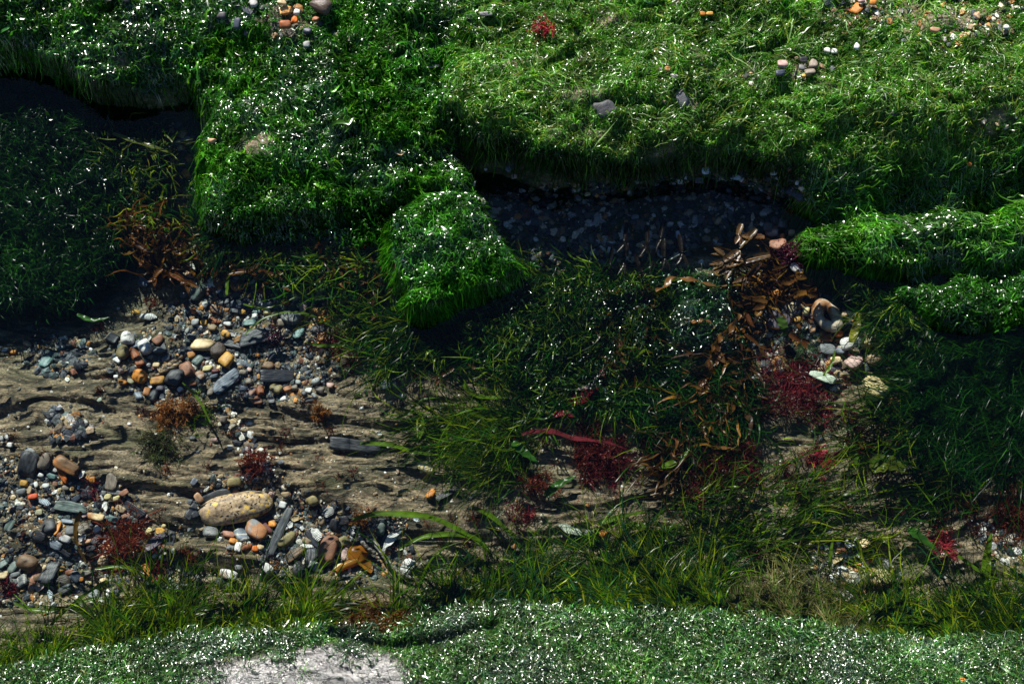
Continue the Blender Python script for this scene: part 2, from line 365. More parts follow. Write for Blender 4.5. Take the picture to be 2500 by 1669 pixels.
SM = {k: stone_material(k) for k in ('plain', 'slate', 'granite', 'pitted', 'veined', 'stained', 'shell', 'wood', 'rough')}

def gravel_material():
    m, N, OUT = mat('gravel_mix')
    a = N('Attribute', attribute_name='col').outputs['Color']
    n1 = N('TexNoise', ins={'Scale': 500.0, 'Detail': 3.0, 'Vector': N('NewGeometry').outputs['Position']}).outputs[0]
    c = mixc(N, 1.0, a, ramp(N, n1, [(0.3, 0.5), (0.7, 1.35)]), 'MULTIPLY')
    b = N('Bump', ins={'Strength': 0.5, 'Distance': 0.0006, 'Height': n1}).outputs[0]
    bs = N('BsdfPrincipled', ins={'Base Color': c, 'Roughness': 0.5, 'Normal': b}); bs.inputs['Specular IOR Level'].default_value = 0.25
    OUT(bs.outputs[0]); return m
M_GRAVEL = gravel_material()

def water_material():
    m, N, OUT = mat('sea_water')
    pos = N('NewGeometry').outputs['Position']
    n1 = N('TexNoise', ins={'Scale': 16.0, 'Detail': 2.0, 'Vector': pos}).outputs[0]
    n2 = N('TexNoise', ins={'Scale': 90.0, 'Detail': 1.0, 'Vector': pos}).outputs[0]
    b = N('Bump', ins={'Strength': 1.0, 'Distance': 0.004, 'Height': n1}).outputs[0]
    b = N('Bump', ins={'Strength': 0.35, 'Distance': 0.0012, 'Height': n2, 'Normal': b}).outputs[0]
    t = N('BsdfTransparent', ins={0: (0.97, 0.985, 0.985, 1)})
    g = N('BsdfGlossy', ins={'Color': (0.6, 0.6, 0.6, 1), 'Roughness': 0.03, 'Normal': b})
    f = N('Fresnel', ins={'IOR': 1.33, 'Normal': b})
    OUT(N('MixShader', ins={0: f.outputs[0], 1: t.outputs[0], 2: g.outputs[0]}).outputs[0])
    va = N('VolumeAbsorption', ins={'Color': (0.10, 0.62, 0.68, 1), 'Density': 3.2})
    m.node_tree.links.new(va.outputs[0], m.node_tree.nodes['Material Output'].inputs['Volume']); return m

# ------------------------------------------------------------------ mesh helpers
def np_mesh(name, V, F, smooth=True, attrs=None, mats=()):
    me = bpy.data.meshes.new(name); V = np.asarray(V, np.float32)
    me.vertices.add(len(V)); me.vertices.foreach_set('co', V.ravel())
    F = np.asarray(F, np.int32); k = F.shape[1]; n = len(F)
    me.loops.add(n * k); me.loops.foreach_set('vertex_index', F.ravel())
    me.polygons.add(n); me.polygons.foreach_set('loop_start', np.arange(0, n * k, k, dtype=np.int32))
    me.polygons.foreach_set('loop_total', np.full(n, k, np.int32))
    me.update(calc_edges=True)
    me.polygons.foreach_set('use_smooth', np.full(n, smooth))
    for nm, arr in (attrs or {}).items():
        arr = np.asarray(arr, np.float32)
        if arr.ndim == 2:
            at = me.attributes.new(nm, 'FLOAT_COLOR', 'POINT')
            at.data.foreach_set('color', np.concatenate([arr, np.ones((len(arr), 1), np.float32)], 1).ravel())
        else:
            at = me.attributes.new(nm, 'FLOAT', 'POINT'); at.data.foreach_set('value', arr)
    for mm in mats: me.materials.append(mm)
    return me
def link(name, me, parent=None, loc=None, **props):
    o = bpy.data.objects.new(name, me); COL.objects.link(o)
    if parent is not None: o.parent = parent
    if loc is not None: o.location = loc
    for k, v in props.items():
        if v: o[k] = v
    return o

# ------------------------------------------------------------------ where weed covers the rock, with shade painted into gully and left bank
def FP(x, y, z):
    c, s_ = math.cos(R(TILT)), math.sin(R(TILT)); dx, dy, dz = x - CAMP[0], y - CAMP[1], z - CAMP[2]
    yy = dy * c + dz * s_; zz = -(-dy * s_ + dz * c)
    zz = np.maximum(zz, 0.2); return 1174.5 + dx / zz * 50 / 36 * 2349, 784 - yy / zz * 50 / 36 * 2349
def holes(lst, amt=0.9):
    def f(u, v):
        d = np.ones(u.shape)
        for cx, cy, rx, ry in lst:
            e = np.hypot((u - cx) / rx, (v - cy) / ry) + 0.35 * fbm(u / 30, v / 30, 2, 3)
            d *= 1 - amt * sstep((1.25 - e) / 0.4)
        d *= 0.25 + 0.75 * sstep((fbm(u / 70, v / 50, 13, 3) + 0.42) / 0.45)
        return d
    return f
ULH = holes([(330,138,110,18),(655,45,90,40),(470,205,40,22),(590,325,45,40),(900,120,30,15)])
URH = holes([(1980,25,110,30),(2210,50,110,38),(1385,240,38,30),(1570,225,34,26),(1840,165,50,20),(1700,170,50,22),(1450,45,60,18),(2290,270,60,50),(1500,160,40,25),(1270,130,50,12),(1340,205,60,15)], 0.88)
DU, DV = FP(X, Y, H)
inside = (np.abs(DU - 1174) < 2000) & (np.abs(DV - 784) < 1500) & (H > W - 0.004) & (DV < 620)
hm = np.where(DU < 1040, ULH(DU, DV), URH(DU, DV))
WEED_SHADE = np.where(inside & (H > 0.068), WEED_SHADE * sstep((hm - 0.12) / 0.35), WEED_SHADE)
for zp in ([(-400,40),(200,160),(440,190),(430,320),(400,440),(330,560),(280,650),(180,740),(-400,720)],  # left pool weed; its top strip paints the ledge's shade on the bank
           G5, [(1080,700),(1230,650),(1480,640),(1700,640),(1740,900),(1660,1000),(1430,950),(1230,920),(1120,850)],  # gully outline darkens the floor as painted shade, then real weed zones
           [(1900,600),(2900,600),(2900,1060),(2300,1050),(2150,1020),(2080,900),(2100,800)],
           [(830,700),(1080,700),(1060,840),(900,860)], [(420,490),(900,490),(900,600),(700,640),(480,600)]):
    WEED_SHADE = np.maximum(WEED_SHADE, 0.95 * sstep(sdf(zp, DU, DV) / 40 + 0.5 + 0.3 * fbm(DU / 30, DV / 30, 4, 3)) * (H < W + 0.006))
# ------------------------------------------------------------------ ground and water
nx, ny = len(GX), len(GY)
idx = np.arange(nx * ny).reshape(nx, ny)
F = np.stack([idx[:-1, :-1], idx[1:, :-1], idx[1:, 1:], idx[:-1, 1:]], -1).reshape(-1, 4)
wetf = sstep((H - W + 0.001) / 0.004)
me = np_mesh('ground', np.stack([X, Y, H], -1).reshape(-1, 3), F, True,
             {'weed': WEED_SHADE.ravel(), 'bare': BAREM.ravel(), 'wet': wetf.ravel()}, [terrain_material()])
link('ground', me, kind='structure')
me = np_mesh('water', [(-39, -39, W), (39, -39, W), (39, 39, W), (-39, 39, W), (-39, -39, -.3), (39, -39, -.3), (39, 39, -.3), (-39, 39, -.3)], [(0, 1, 2, 3), (7, 6, 5, 4), (0, 4, 5, 1), (1, 5, 6, 2), (2, 6, 7, 3), (3, 7, 4, 0)], False, None, [water_material()])
link('water', me, kind='structure')

# ------------------------------------------------------------------ ribbons (weed strands)
def ribbons(P, w, roll, twist, cross=2, taper=3.0, base=0.5, cup=0.0, wavy=0.0, tend=0.85):
    n, S, _ = P.shape
    T = np.gradient(P, axis=1); T /= np.linalg.norm(T, axis=2, keepdims=True) + 1e-12
    A = np.cross(T, np.array([0, 0, 1.0])); A /= np.linalg.norm(A, axis=2, keepdims=True) + 1e-9
    B = np.cross(A, T)
    t = np.linspace(0, 1, S)[None, :]
    r = roll[:, None] + twist[:, None] * t * 3
    Sd = A * np.cos(r)[..., None] + B * np.sin(r)[..., None]
    Nn = np.cross(Sd, T)
    ww = w[:, None] * (base + (1 - base) * np.minimum(t * 4, 1)) * (1 - t ** taper * (tend if np.isscalar(tend) else tend[:, None]))
    cols = []
    for k in range(cross):
        q = (k / (cross - 1)) * 2 - 1
        p = P + Sd * (q * ww * 0.5)[..., None]
        if cross > 2:
            p = p + Nn * (cup * (q * q) * ww)[..., None]
            if wavy: p = p + Nn * (wavy * abs(q) * ww * np.sin(t * 26 + q * 2 + roll[:, None] * 5))[..., None]
        cols.append(p)
    V = np.stack(cols, 2)                              # n, S, cross, 3
    idx = np.arange(n * S * cross).reshape(n, S, cross)
    F = np.stack([idx[:, :-1, :-1], idx[:, 1:, :-1], idx[:, 1:, 1:], idx[:, :-1, 1:]], -1).reshape(-1, 4)
    return V.reshape(-1, 3), F
def walk(root, ang, L, S, curl, curve, mode, lift, dep=None, stiff=0.9):
    n = len(root); a = ang.copy(); P = np.zeros((n, S, 3))
    P[:, 0, :2] = root[:, :2]; P[:, 0, 2] = HT(root[:, 0], root[:, 1])
    st = L / (S - 1)
    for k in range(1, S):
        a = a + RNG.normal(0, 1, n) * curl + curve
        P[:, k, 0] = P[:, k - 1, 0] + np.cos(a) * st; P[:, k, 1] = P[:, k - 1, 1] + np.sin(a) * st
        g = HT(P[:, k, 0], P[:, k, 1]); t = k / (S - 1)
        if mode == 'lie':
            tgt = g + 0.0006 + lift * math.sin(math.pi * (0.15 + 0.75 * t)) * (1 + 0.3 * RNG.normal(0, 1, n))
            P[:, k, 2] = np.maximum(tgt, P[:, k - 1, 2] - stiff * st)
            P[:, k, 2] = np.maximum(P[:, k, 2], g + 0.0005)
        else:
            z0 = P[:, 0, 2]; tgt = z0 + (np.maximum(W - dep, z0) - z0) * sstep(np.array(t * 1.6))
            tgt = np.minimum(tgt, np.maximum(np.where(dep < 0, W + 0.0015, W - 0.0008), g + 0.0006)) + RNG.normal(0, 0.0006, n)
            P[:, k, 2] = np.maximum(tgt, g + 0.0006)
    return P
def poly_sample(poly, n, dens=None):
    P = np.array(poly, float); lo = P.min(0); hi = P.max(0); out = []; tot = 0
    while tot < n:
        q = lo + RNG.random((n * 3, 2)) * (hi - lo)
        m = sdf(P, q[:, 0], q[:, 1]) > 0
        q = q[m]
        if dens is not None: q = q[RNG.random(len(q)) < dens(q[:, 0], q[:, 1])]
        out.append(q); tot += len(q)
        if len(q) == 0: break
    return np.concatenate(out)[:n]
def pal(n, cols, var=0.25, wts=None):
    cols = np.array(cols); k = RNG.choice(len(cols), n, p=wts)
    c = cols[k] * np.exp(RNG.normal(0, var, (n, 1))) * np.exp(RNG.normal(0, 0.07, (n, 3)))
    return np.clip(c, 0.002, 0.85)
def weed_patch(name, label, cat, poly, n, ang, spread, L, w, cols, mode='lie', material=None, S=7, curl=0.35, curve=0.0,
               lift=0.003, dep=(0.002, 0.012), clump=0.0, dens=None, kind='stuff', rolls=1.3, cross=2, wts=None, stiff=1.8, swirl=0.5, group=None, var=0.25, cw=1.0):
    q = poly_sample(poly, n, dens)
    if clump > 0:                                       # gather roots into tufts
        nc = max(3, int(n * 0.04)); c = q[RNG.choice(len(q), nc)]
        k = RNG.integers(0, nc, len(q)); m = RNG.random(len(q)) < clump
        q[m] = c[k[m]] + RNG.normal(0, 7, (m.sum(), 2))
    p = TP(q[:, 0], q[:, 1]); n = len(q)
    base = (ang(q[:, 0], q[:, 1]) if callable(ang) else np.full(n, float(ang)))
    sw = fbm(q[:, 0] / 60.0, q[:, 1] / 60.0, 6, 2) * swirl * 180
    a = np.radians(base + sw + RNG.normal(0, spread, n))
    Ls = np.exp(RNG.normal(0, 0.4, n)) * L * (1 + 0.5 * fbm(q[:, 0] / 45, q[:, 1] / 45, 3, 2)); Ls = np.clip(Ls, L * 0.3, L * 2.4)
    ws = w * np.exp(RNG.normal(0, 0.35, n))
    P = walk(p, a, Ls, S, curl, RNG.normal(0, 0.12, n) + curve, mode, lift * np.exp(RNG.normal(0, 0.5, n)),
             dep[0] + RNG.random(n) ** 1.5 * (dep[1] - dep[0]), stiff)
    V, F = ribbons(P, ws, RNG.normal(0, 1, n) * rolls, RNG.normal(0, 0.6, n), cross, cup=0.15 if cross > 2 else 0, wavy=0.12 if cross > 2 else 0)
    c = pal(n, cols, var, wts)
    # colour changes from patch to patch as the weed itself does
    f = np.exp(0.75 * fbm(q[:, 0] / 90, q[:, 1] / 70, 10, 3)); c = c * f[:, None]
    me = np_mesh(name, V, F, True, {'col': np.repeat(c, S * cross, 0)}, [material or M_WET])
    return link(name, me, label=label, category=cat, kind=kind, group=group)

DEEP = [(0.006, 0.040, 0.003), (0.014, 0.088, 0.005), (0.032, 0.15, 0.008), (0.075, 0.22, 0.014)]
PALE = [(0.022, 0.105, 0.004), (0.05, 0.185, 0.008), (0.10, 0.26, 0.028), (0.22, 0.34, 0.12), (0.18, 0.25, 0.03)]
SUBD = [(0.002, 0.016, 0.003), (0.004, 0.032, 0.004), (0.012, 0.060, 0.004), (0.09, 0.15, 0.004)]
OLIV = [(0.028, 0.080, 0.002), (0.065, 0.135, 0.002), (0.14, 0.19, 0.004), (0.012, 0.052, 0.003)]
ULP = [(-280,-150),(1090,-150),(1090,80),(1005,225),(1035,335),(1080,432),(1040,446),(960,424),(800,448),(600,476),(510,484),(455,455),(432,400),(446,250),(430,176),(300,174),(190,166),(100,132),(-280,100)]
weed_patch('green_seaweed', 'dark green wet seaweed matting the upper left rock ledge', 'seaweed', ULP, 102000,
           lambda u, v: np.where(v > 380, -80, -40 - 20 * (u > 500)), 50, 0.015, 0.00072, DEEP, rolls=0.8, lift=0.0018, dens=ULH, curl=0.75, clump=0.45, material=M_WET, wts=[.25,.3,.3,.15], cw=1)
weed_patch('green_seaweed', 'broader crinkled dark green blades among the matting of the upper left ledge', 'seaweed', ULP, 3800,
           -50, 60, 0.018, 0.0019, DEEP, rolls=0.6, lift=0.003, dens=ULH, curl=0.6, clump=0.6, material=M_WET, S=8, cross=3)
URP = [(1000,-150),(2640,-150),(2640,440),(2200,455),(2000,455),(1900,408),(1850,366),(1720,332),(1620,324),(1500,338),(1430,360),(1370,370),(1320,342),(1200,318),(1110,290),(1055,262),(1005,225),(1030,80)]
weed_patch('green_seaweed', 'pale bright green fine seaweed matting the upper right rock ledge', 'seaweed', URP, 92000,
           lambda u, v: -30 + 25 * np.sin(u / 230.) - np.clip(v - 260, 0, 80) * 0.6, 45, 0.014, 0.0007, PALE, rolls=0.9, lift=0.0018, dens=URH, curl=0.75, clump=0.4, material=M_DAMP, wts=[.26,.3,.22,.1,.12])
weed_patch('green_seaweed', 'long pale combed strands lying over the matted upper right ledge', 'seaweed', URP, 3000,
           lambda u, v: -25 + 25 * np.sin(u / 230.), 34, 0.027, 0.0009, PALE, lift=0.003, dens=URH, curl=0.16, clump=0.8, material=M_DAMP, wts=[.1,.2,.3,.3,.1], S=9)
R2P = [(1840,400),(1900,410),(2100,385),(2640,330),(2640,606),(2200,594),(2050,586),(1900,578),(1828,556),(1800,515),(1820,450)]
weed_patch('green_seaweed', 'trailing green seaweed strands on the right slope below the pale ledge', 'seaweed', R2P, 34000,
           lambda u, v: -35 - np.clip(v - 540, 0, 60) * 0.8, 30, 0.024, 0.00085, DEEP + [(0.07, 0.19, 0.03)], rolls=0.9, lift=0.002, curl=0.28, clump=0.5, material=M_WET, S=8, dens=holes([(1800,520,40,30)]))
R3P = [(1850,585),(2640,610),(2640,800),(2349,770),(2250,765),(2150,745),(2060,700),(1900,640)]
weed_patch('green_seaweed', 'dark glinting seaweed on the lowest step at the right edge', 'seaweed', R3P, 24000,
           -60, 45, 0.014, 0.0009, DEEP[:3], rolls=0.9, lift=0.002, curl=0.45, clump=0.4, material=M_WET)
TIPP = [(890,510),(990,450),(1090,438),(1150,515),(1212,598),(1205,618),(1150,636),(1090,656),(1020,684),(962,704),(944,690),(925,620),(895,570)]
weed_patch('green_seaweed', 'vivid green seaweed covering the small rock that juts into the pool', 'seaweed', TIPP, 19000,
           lambda u, v: -150 + (v - 450) * 0.3, 38, 0.017, 0.0008, DEEP[:3] + [(0.05, 0.20, 0.01)], rolls=0.8, lift=0.002, curl=0.55, clump=0.5, material=M_WET, dens=holes([(1125,605,48,20)], 0.8))
MLP = [(440,480),(700,470),(900,440),(930,545),(880,585),(800,580),(700,590),(560,570),(470,540)]
weed_patch('green_seaweed', 'shaded dark weed at the foot of the upper left ledge', 'seaweed', MLP, 14000,
           -70, 50, 0.010, 0.0010, DEEP[:3], lift=0.004, curl=0.45, clump=0.5, material=M_WET)
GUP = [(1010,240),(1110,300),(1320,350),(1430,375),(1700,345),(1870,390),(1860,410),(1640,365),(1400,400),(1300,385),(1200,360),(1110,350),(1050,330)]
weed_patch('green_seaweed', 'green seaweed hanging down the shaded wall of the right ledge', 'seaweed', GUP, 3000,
           -90, 35, 0.010, 0.0009, DEEP[:1], lift=0.004, curl=0.3, clump=0.4, material=M_DAMP)  # darkest green only, so the wall's shade is in the weed colour
MOP = [(1500,650),(1600,632),(1700,645),(1715,740),(1690,850),(1620,900),(1540,860),(1490,740)]
weed_patch('green_seaweed', 'wet dark green seaweed mound breaking the surface in the pool', 'seaweed', MOP, 8000,
           -60, 60, 0.013, 0.0010, DEEP[:2], lift=0.004, curl=0.6, clump=0.6, material=M_GLIT)

# bottom ledge
def blh(u, v):
    e = np.hypot((u - 705) / 265, (v - 1560) / 80) + 0.5 * fbm(u / 60, v / 25, 2, 3)
    d = 1 - 0.97 * sstep((1.15 - e) / 0.4)
    wl = np.interp(u, [p[0] for p in BL[:19]], [p[1] for p in BL[:19]])
    return d * sstep((v - wl + 14 + 18 * fbm(u / 22, v / 22, 5, 2)) / 40) * (0.35 + 0.65 * sstep((fbm(u / 50, v / 24, 7, 3) + 0.4) / 0.5))
weed_patch('green_seaweed', 'glittering wet green seaweed mat on the bottom rock ledge', 'seaweed',
           [(-280,1380),(2640,1380),(2640,1840),(-280,1840)], 120000,
           lambda u, v: 75 + 10 * np.sin(u / 200.), 50, 0.010, 0.0007, [(0.008,0.05,0.006),(0.022,0.10,0.010),(0.05,0.16,0.016),(0.10,0.22,0.04),(0.11,0.14,0.04)], lift=0.0025, dens=blh, curl=0.45, clump=0.3, material=M_GLIT, rolls=0.75, wts=[.22,.28,.25,.13,.12])

# fringe hanging from the bottom ledge into the water
def line_poly(pts, up, dn): return [(u, v - up) for u, v in pts] + [(u, v + dn) for u, v in pts[::-1]]
FR = [
    ('short olive green weed fringe in the bottom left corner', [(-60,1530),(60,1525),(160,1500),(240,1478)], 600, 92, 18, 0.034, 0.0009),
    ('tall clump of grass green weed rising from the left part of the bottom ledge', [(235,1482),(330,1470),(420,1458)], 950, 86, 14, 0.052, 0.0010),
    ('thin green weed between the two tall clumps of the bottom left', [(400,1462),(480,1455),(540,1452)], 160, 80, 20, 0.045, 0.0011),
    ('second tall clump of grass green weed, left of the bare white rock', [(545,1455),(620,1448),(700,1444)], 620, 88, 14, 0.047, 0.0009),
    ('sparse weed threads over the sandy rock above the dark crack', [(700,1445),(860,1430),(960,1415)], 130, 80, 25, 0.045, 0.0012),
]
for lb, pts, n, a, sp, L, w in FR:
    weed_patch('green_seaweed', lb, 'seaweed', line_poly(pts, 10, 14), n, a, sp, L, w, OLIV, mode='float', material=M_SUB, S=11, curl=0.13, dep=(0.0015, 0.018), clump=0.75, swirl=0.12, rolls=0.7, lift=0)
def fa(u, v): return 100 + 30 * np.sin(u / 190. + 0.4)
weed_patch('green_seaweed', 'dense dark green weed fringe along the middle of the bottom ledge', 'seaweed',
           line_poly([(950,1405),(1060,1392),(1180,1386),(1300,1400),(1420,1402)], 26, 10), 1250, lambda u, v: 72 + (u - 1100) * 0.06, 24, 0.044, 0.0010, OLIV + [(0.01, 0.05, 0.02)], mode='float', material=M_SUB, S=11, curl=0.14, clump=0.7, swirl=0.15, rolls=0.8)
weed_patch('green_seaweed', 'thick green weed sweeping up leftwards right of the middle of the bottom ledge', 'seaweed',
           line_poly([(1400,1402),(1500,1406),(1600,1410),(1700,1414)], 30, 10), 1500, 118, 12, 0.060, 0.0009, OLIV + [(0.01, 0.05, 0.02)], mode='float', material=M_SUB, S=12, curl=0.12, clump=0.7, swirl=0.12, rolls=0.8)
weed_patch('green_seaweed', 'short straw coloured and olive weed fringe beside the yellow stone', 'seaweed',
           line_poly([(1690,1412),(1800,1420),(1900,1438),(2010,1456)], 24, 10), 950, 100, 18, 0.034, 0.0009, [(0.10, 0.11, 0.025), (0.06, 0.11, 0.012), (0.16, 0.15, 0.06)], mode='float', material=M_SUB, S=10, curl=0.14, clump=0.6, swirl=0.15, rolls=0.8)
weed_patch('green_seaweed', 'dark green weed fringe in the bottom right corner', 'seaweed',
           line_poly([(1990,1456),(2150,1470),(2349,1466),(2480,1460)], 40, 10), 1500, 105, 18, 0.048, 0.0010, OLIV + [(0.01, 0.045, 0.015)], mode='float', material=M_SUB, S=10, curl=0.14, clump=0.6, swirl=0.18, rolls=0.8)

# weed growing under water
UW = [
    ('dark submerged weed filling the deep pool at the left edge', [(-280,170),(100,200),(250,240),(400,330),(380,440),(330,560),(280,640),(200,730),(-280,720)], 17000, -60, 60, 0.018, 0.0010, SUBD[:3]+[(0.012,0.050,0.008)] , (0.006, 0.030), 0.5),
    ('thin yellow green weed over the gravel beside the upper left ledge', [(250,280),(430,330),(425,470),(440,560),(300,560)], 320, -70, 50, 0.022, 0.0016, SUBD[2:] + [(0.16, 0.2, 0.02)], (0.002, 0.012), 0.4),
    ('dark green weed on the pool floor under the upper left ledge', [(420,480),(900,570),(880,640),(700,660),(480,600)], 1600, -60, 60, 0.022, 0.0014, SUBD, (0.002, 0.012), 0.4),
    ('dark green drifting weed left of the jutting rock foot', [(850,680),(960,720),(1100,760),(1060,830),(900,860),(840,800)], 900, 195, 18, 0.036, 0.0011, SUBD, (0.002, 0.014), 0.12),
    ('dark tangled submerged weed in the middle of the pool', [(1090,690),(1230,640),(1480,640),(1520,740),(1500,880),(1420,940),(1230,930),(1120,860)], 6000, -110, 45, 0.022, 0.0012, SUBD[:3] + [(0.09, 0.16, 0.01)], (0.0, 0.012), 0.5),
    ('dark green weed below the wet mound', [(1480,840),(1720,820),(1740,940),(1660,1000),(1500,1000),(1430,920)], 1300, -100, 30, 0.030, 0.0012, SUBD[:3], (0.001, 0.012), 0.25),
    ('bright green fan of weed sweeping left across the centre of the pool', [(1090,960),(1220,940),(1250,1040),(1230,1110),(1120,1120),(1040,1060)], 800, 180, 20, 0.040, 0.0007, OLIV + [(0.02, 0.09, 0.01)], (0.001, 0.014), 0.12),
    ('olive weed threads reaching from the centre fan to the left', [(960,930),(1200,920),(1320,960),(1200,1010),(980,1010)], 260, 190, 22, 0.044, 0.0013, OLIV, (0.001, 0.010), 0.18),
    ('long combed dark green weed streaming from the right bank', [(2100,770),(2200,740),(2640,780),(2640,1060),(2300,1060),(2160,1030),(2110,900)], 6500, lambda u, v: 205 + (v - 900) * 0.10, 15, 0.045, 0.0009, SUBD[:3], (0.0, 0.014), 0.10),
    ('green weed threads reaching left over the pale yellow stone', [(2040,930),(2120,900),(2150,1000),(2040,1080),(1980,1040)], 150, 185, 22, 0.046, 0.0013, OLIV, (0.001, 0.010), 0.15),
    ('dark weed hanging under the right slope above the stones', [(1960,610),(2080,680),(2150,760),(2120,800),(2060,730),(1990,670)], 1300, -110, 30, 0.028, 0.0014, SUBD[:3] + [(0.10, 0.18, 0.01)], (0.001, 0.014), 0.3),
    ('horizontal swathe of green weed across the lower right of the pool', [(1560,1110),(1700,1090),(1900,1120),(2060,1160),(1900,1200),(1650,1190),(1480,1180)], 300, 8, 12, 0.042, 0.0011, OLIV + [(0.02, 0.08, 0.015)], (0.001, 0.014), 0.12),
    ('loose weed threads over the pale rock right of centre', [(1480,950),(1700,960),(1950,1000),(2000,1090),(1700,1080),(1460,1060)], 170, 165, 40, 0.030, 0.0011, OLIV, (0.001, 0.014), 0.3),
    ('dark weed patches near the lower right edge of the pool', [(2050,1040),(2230,1060),(2280,1130),(2200,1230),(2020,1200)], 300, 170, 30, 0.034, 0.0011, SUBD[:3] + OLIV[:2], (0.001, 0.014), 0.3),
    ('thin weed threads crossing the rock under the centre swathe', [(1330,1190),(1600,1180),(1900,1210),(2100,1250),(1900,1300),(1500,1290)], 380, 12, 22, 0.036, 0.0011, OLIV, (0.001, 0.014), 0.15),
    ('olive weed sprigs below the jutting rock', [(760,580),(920,600),(940,740),(860,760),(740,720)], 180, 230, 40, 0.028, 0.0014, OLIV, (0.001, 0.012), 0.3),
]
for lb, poly, n, a, sp, L, w, cols, dep, sw in UW:
    weed_patch('green_seaweed', lb, 'seaweed', poly, n, a, sp, L * 1.15, w * 0.85, cols, mode='float', material=M_SUB, S=10, curl=0.15, dep=dep, clump=0.55, swirl=sw, rolls=0.9)
weed_patch('green_seaweed', 'dark weed tips glinting at the surface of the left pool', 'seaweed', [(-100,230),(180,250),(380,400),(330,520),(200,600),(-100,640)], 260, -60, 80, 0.006, 0.0010, SUBD[:3], mode='float', material=M_GLIT, S=6, curl=.5, dep=(-0.0014, -0.0002), clump=.95)
weed_patch('green_seaweed', 'weed tips glinting at the surface of the middle tangle', 'seaweed', [(1120,700),(1300,650),(1480,680),(1500,860),(1400,930),(1240,920),(1130,800)], 900, -60, 80, 0.006, 0.0008, SUBD[:3] + DEEP[:2], mode='float', material=M_GLIT, S=6, curl=.5, dep=(-0.0014, -0.0002), clump=.9)
BRN = [(0.055, 0.024, 0.005), (0.09, 0.040, 0.008), (0.03, 0.014, 0.005), (0.15, 0.075, 0.012)]
def tangle(label, poly, n, ang, L, w, cols, mat_=None, name='brown_seaweed', sp=50, curl=.3, up=(0.001, 0.014)):
    weed_patch(name, label, 'seaweed', poly, n, ang, sp, L, w, cols, mode='float', material=mat_ or M_SUB, S=9, curl=curl, dep=up, clump=.5, swirl=.4, cross=3, rolls=.9)
tangle('brown kelp tangle under the purple black cushion', [(1690,620),(1780,590),(1850,630),(1800,680),(1730,710),(1690,790),(1650,750)], 190, -150, .030, .0022, BRN, up=(0.006, 0.022))
tangle('dark brown kelp trailing down from the right side of the wet mound', [(1690,720),(1740,760),(1700,900),(1640,1000),(1560,1130),(1500,1110),(1580,960),(1640,840)], 330, -115, .028, .0026, BRN, M_KELP)
tangle('brown kelp shreds between the middle tangle and the crimson sheet', [(1420,680),(1500,660),(1500,760),(1440,880),(1380,900),(1400,780)], 170, -110, .024, .0024, BRN)
tangle('dull brown kelp shreds around the left frond cluster', [(280,540),(470,520),(600,590),(700,620),(560,660),(380,660),(290,620)], 230, 10, .021, .0026, BRN, sp=80)
tangle('brown kelp shreds along the rock edge below the upper left ledge', [(640,590),(900,560),(900,690),(820,720),(760,660)], 120, -20, .018, .0030, BRN, sp=70)
RD = [(0.08, 0.012, 0.014), (0.12, 0.022, 0.022), (0.05, 0.009, 0.012), (0.11, 0.035, 0.02)]
for lb_, pl_, n_ in [('fine maroon weed matted on the rock below the long red strap', [(1330,960),(1430,1010),(1440,1090),(1360,1110),(1300,1040)], 900), ('fine maroon weed on the rock right of centre', [(1620,980),(1740,1000),(1720,1120),(1640,1140),(1580,1050)], 800),
    ('fine red brown weed dotting the pale rock in the right half', [(1480,900),(2000,940),(2340,1080),(2340,1240),(1900,1160),(1500,1160)], 900), ('fine red weed at the top end of the crimson sheet', [(1430,680),(1480,690),(1440,800),(1370,900),(1330,900)], 500)]:
    weed_patch('red_seaweed', lb_, 'seaweed', pl_, n_, -90, 70, .011, .0006, RD, mode='float', material=M_SUB, S=8, curl=.5, dep=(.004, .02), clump=.92, swirl=.5)
# the same seabed weed continues, thinner, where the pool runs on: short turf on the rocks under water
weed_patch('red_seaweed_turf', 'short reddish brown turf speckling the sandy rock floor of the pool', 'seaweed',
           [(-50,760),(900,760),(1500,1000),(2400,1000),(2400,1330),(1500,1280),(1000,1390),(-50,1400)], 2600, 80, 60, 0.005, 0.0006,
           [(0.10, 0.035, 0.015), (0.14, 0.06, 0.02), (0.12, 0.02, 0.02)], material=M_SUB, S=4, lift=0.0025, clump=0.93, swirl=0.3)
weed_patch('red_seaweed_turf', 'rusty turf patch on the sandy rock above the bare white rock', 'seaweed',
           [(700,1400),(920,1380),(960,1440),(780,1450)], 900, 80, 60, 0.006, 0.0007,
           [(0.12, 0.05, 0.015), (0.16, 0.075, 0.02)], material=M_SUB, S=4, lift=0.003, clump=0.9, swirl=0.3)

# ------------------------------------------------------------------ gravel
ICO = {}
def ico(sub):
    if sub not in ICO:
        import bmesh
        bm = bmesh.new(); bmesh.ops.create_icosphere(bm, subdivisions=sub, radius=1)
        V = np.array([v.co[:] for v in bm.verts]); F = np.array([[v.index for v in f.verts] for f in bm.faces]); bm.free()
        V /= np.linalg.norm(V, axis=1, keepdims=True); ICO[sub] = (V, F)
    return ICO[sub]
def soft_poly(V, nf, p, rng, flat=0.0):
    N = rng.normal(0, 1, (nf, 3)); N[:, 2] *= 0.6; N /= np.linalg.norm(N, axis=1, keepdims=True)
    N = np.concatenate([N, [[0, 0, 1], [0, 0, -1], [1, 0, 0], [-1, 0, 0], [0, 1, 0], [0, -1, 0]]])
    d = 0.78 + 0.3 * rng.random(len(N)); d[-6:] = 1.0
    q = np.clip(V @ N.T / d, 0, None)
    return (q ** p).sum(1) ** (-1.0 / p)
SLATES = [(0.035,0.04,0.05),(0.055,0.06,0.068),(0.022,0.025,0.032),(0.09,0.095,0.10),(0.065,0.085,0.08)]
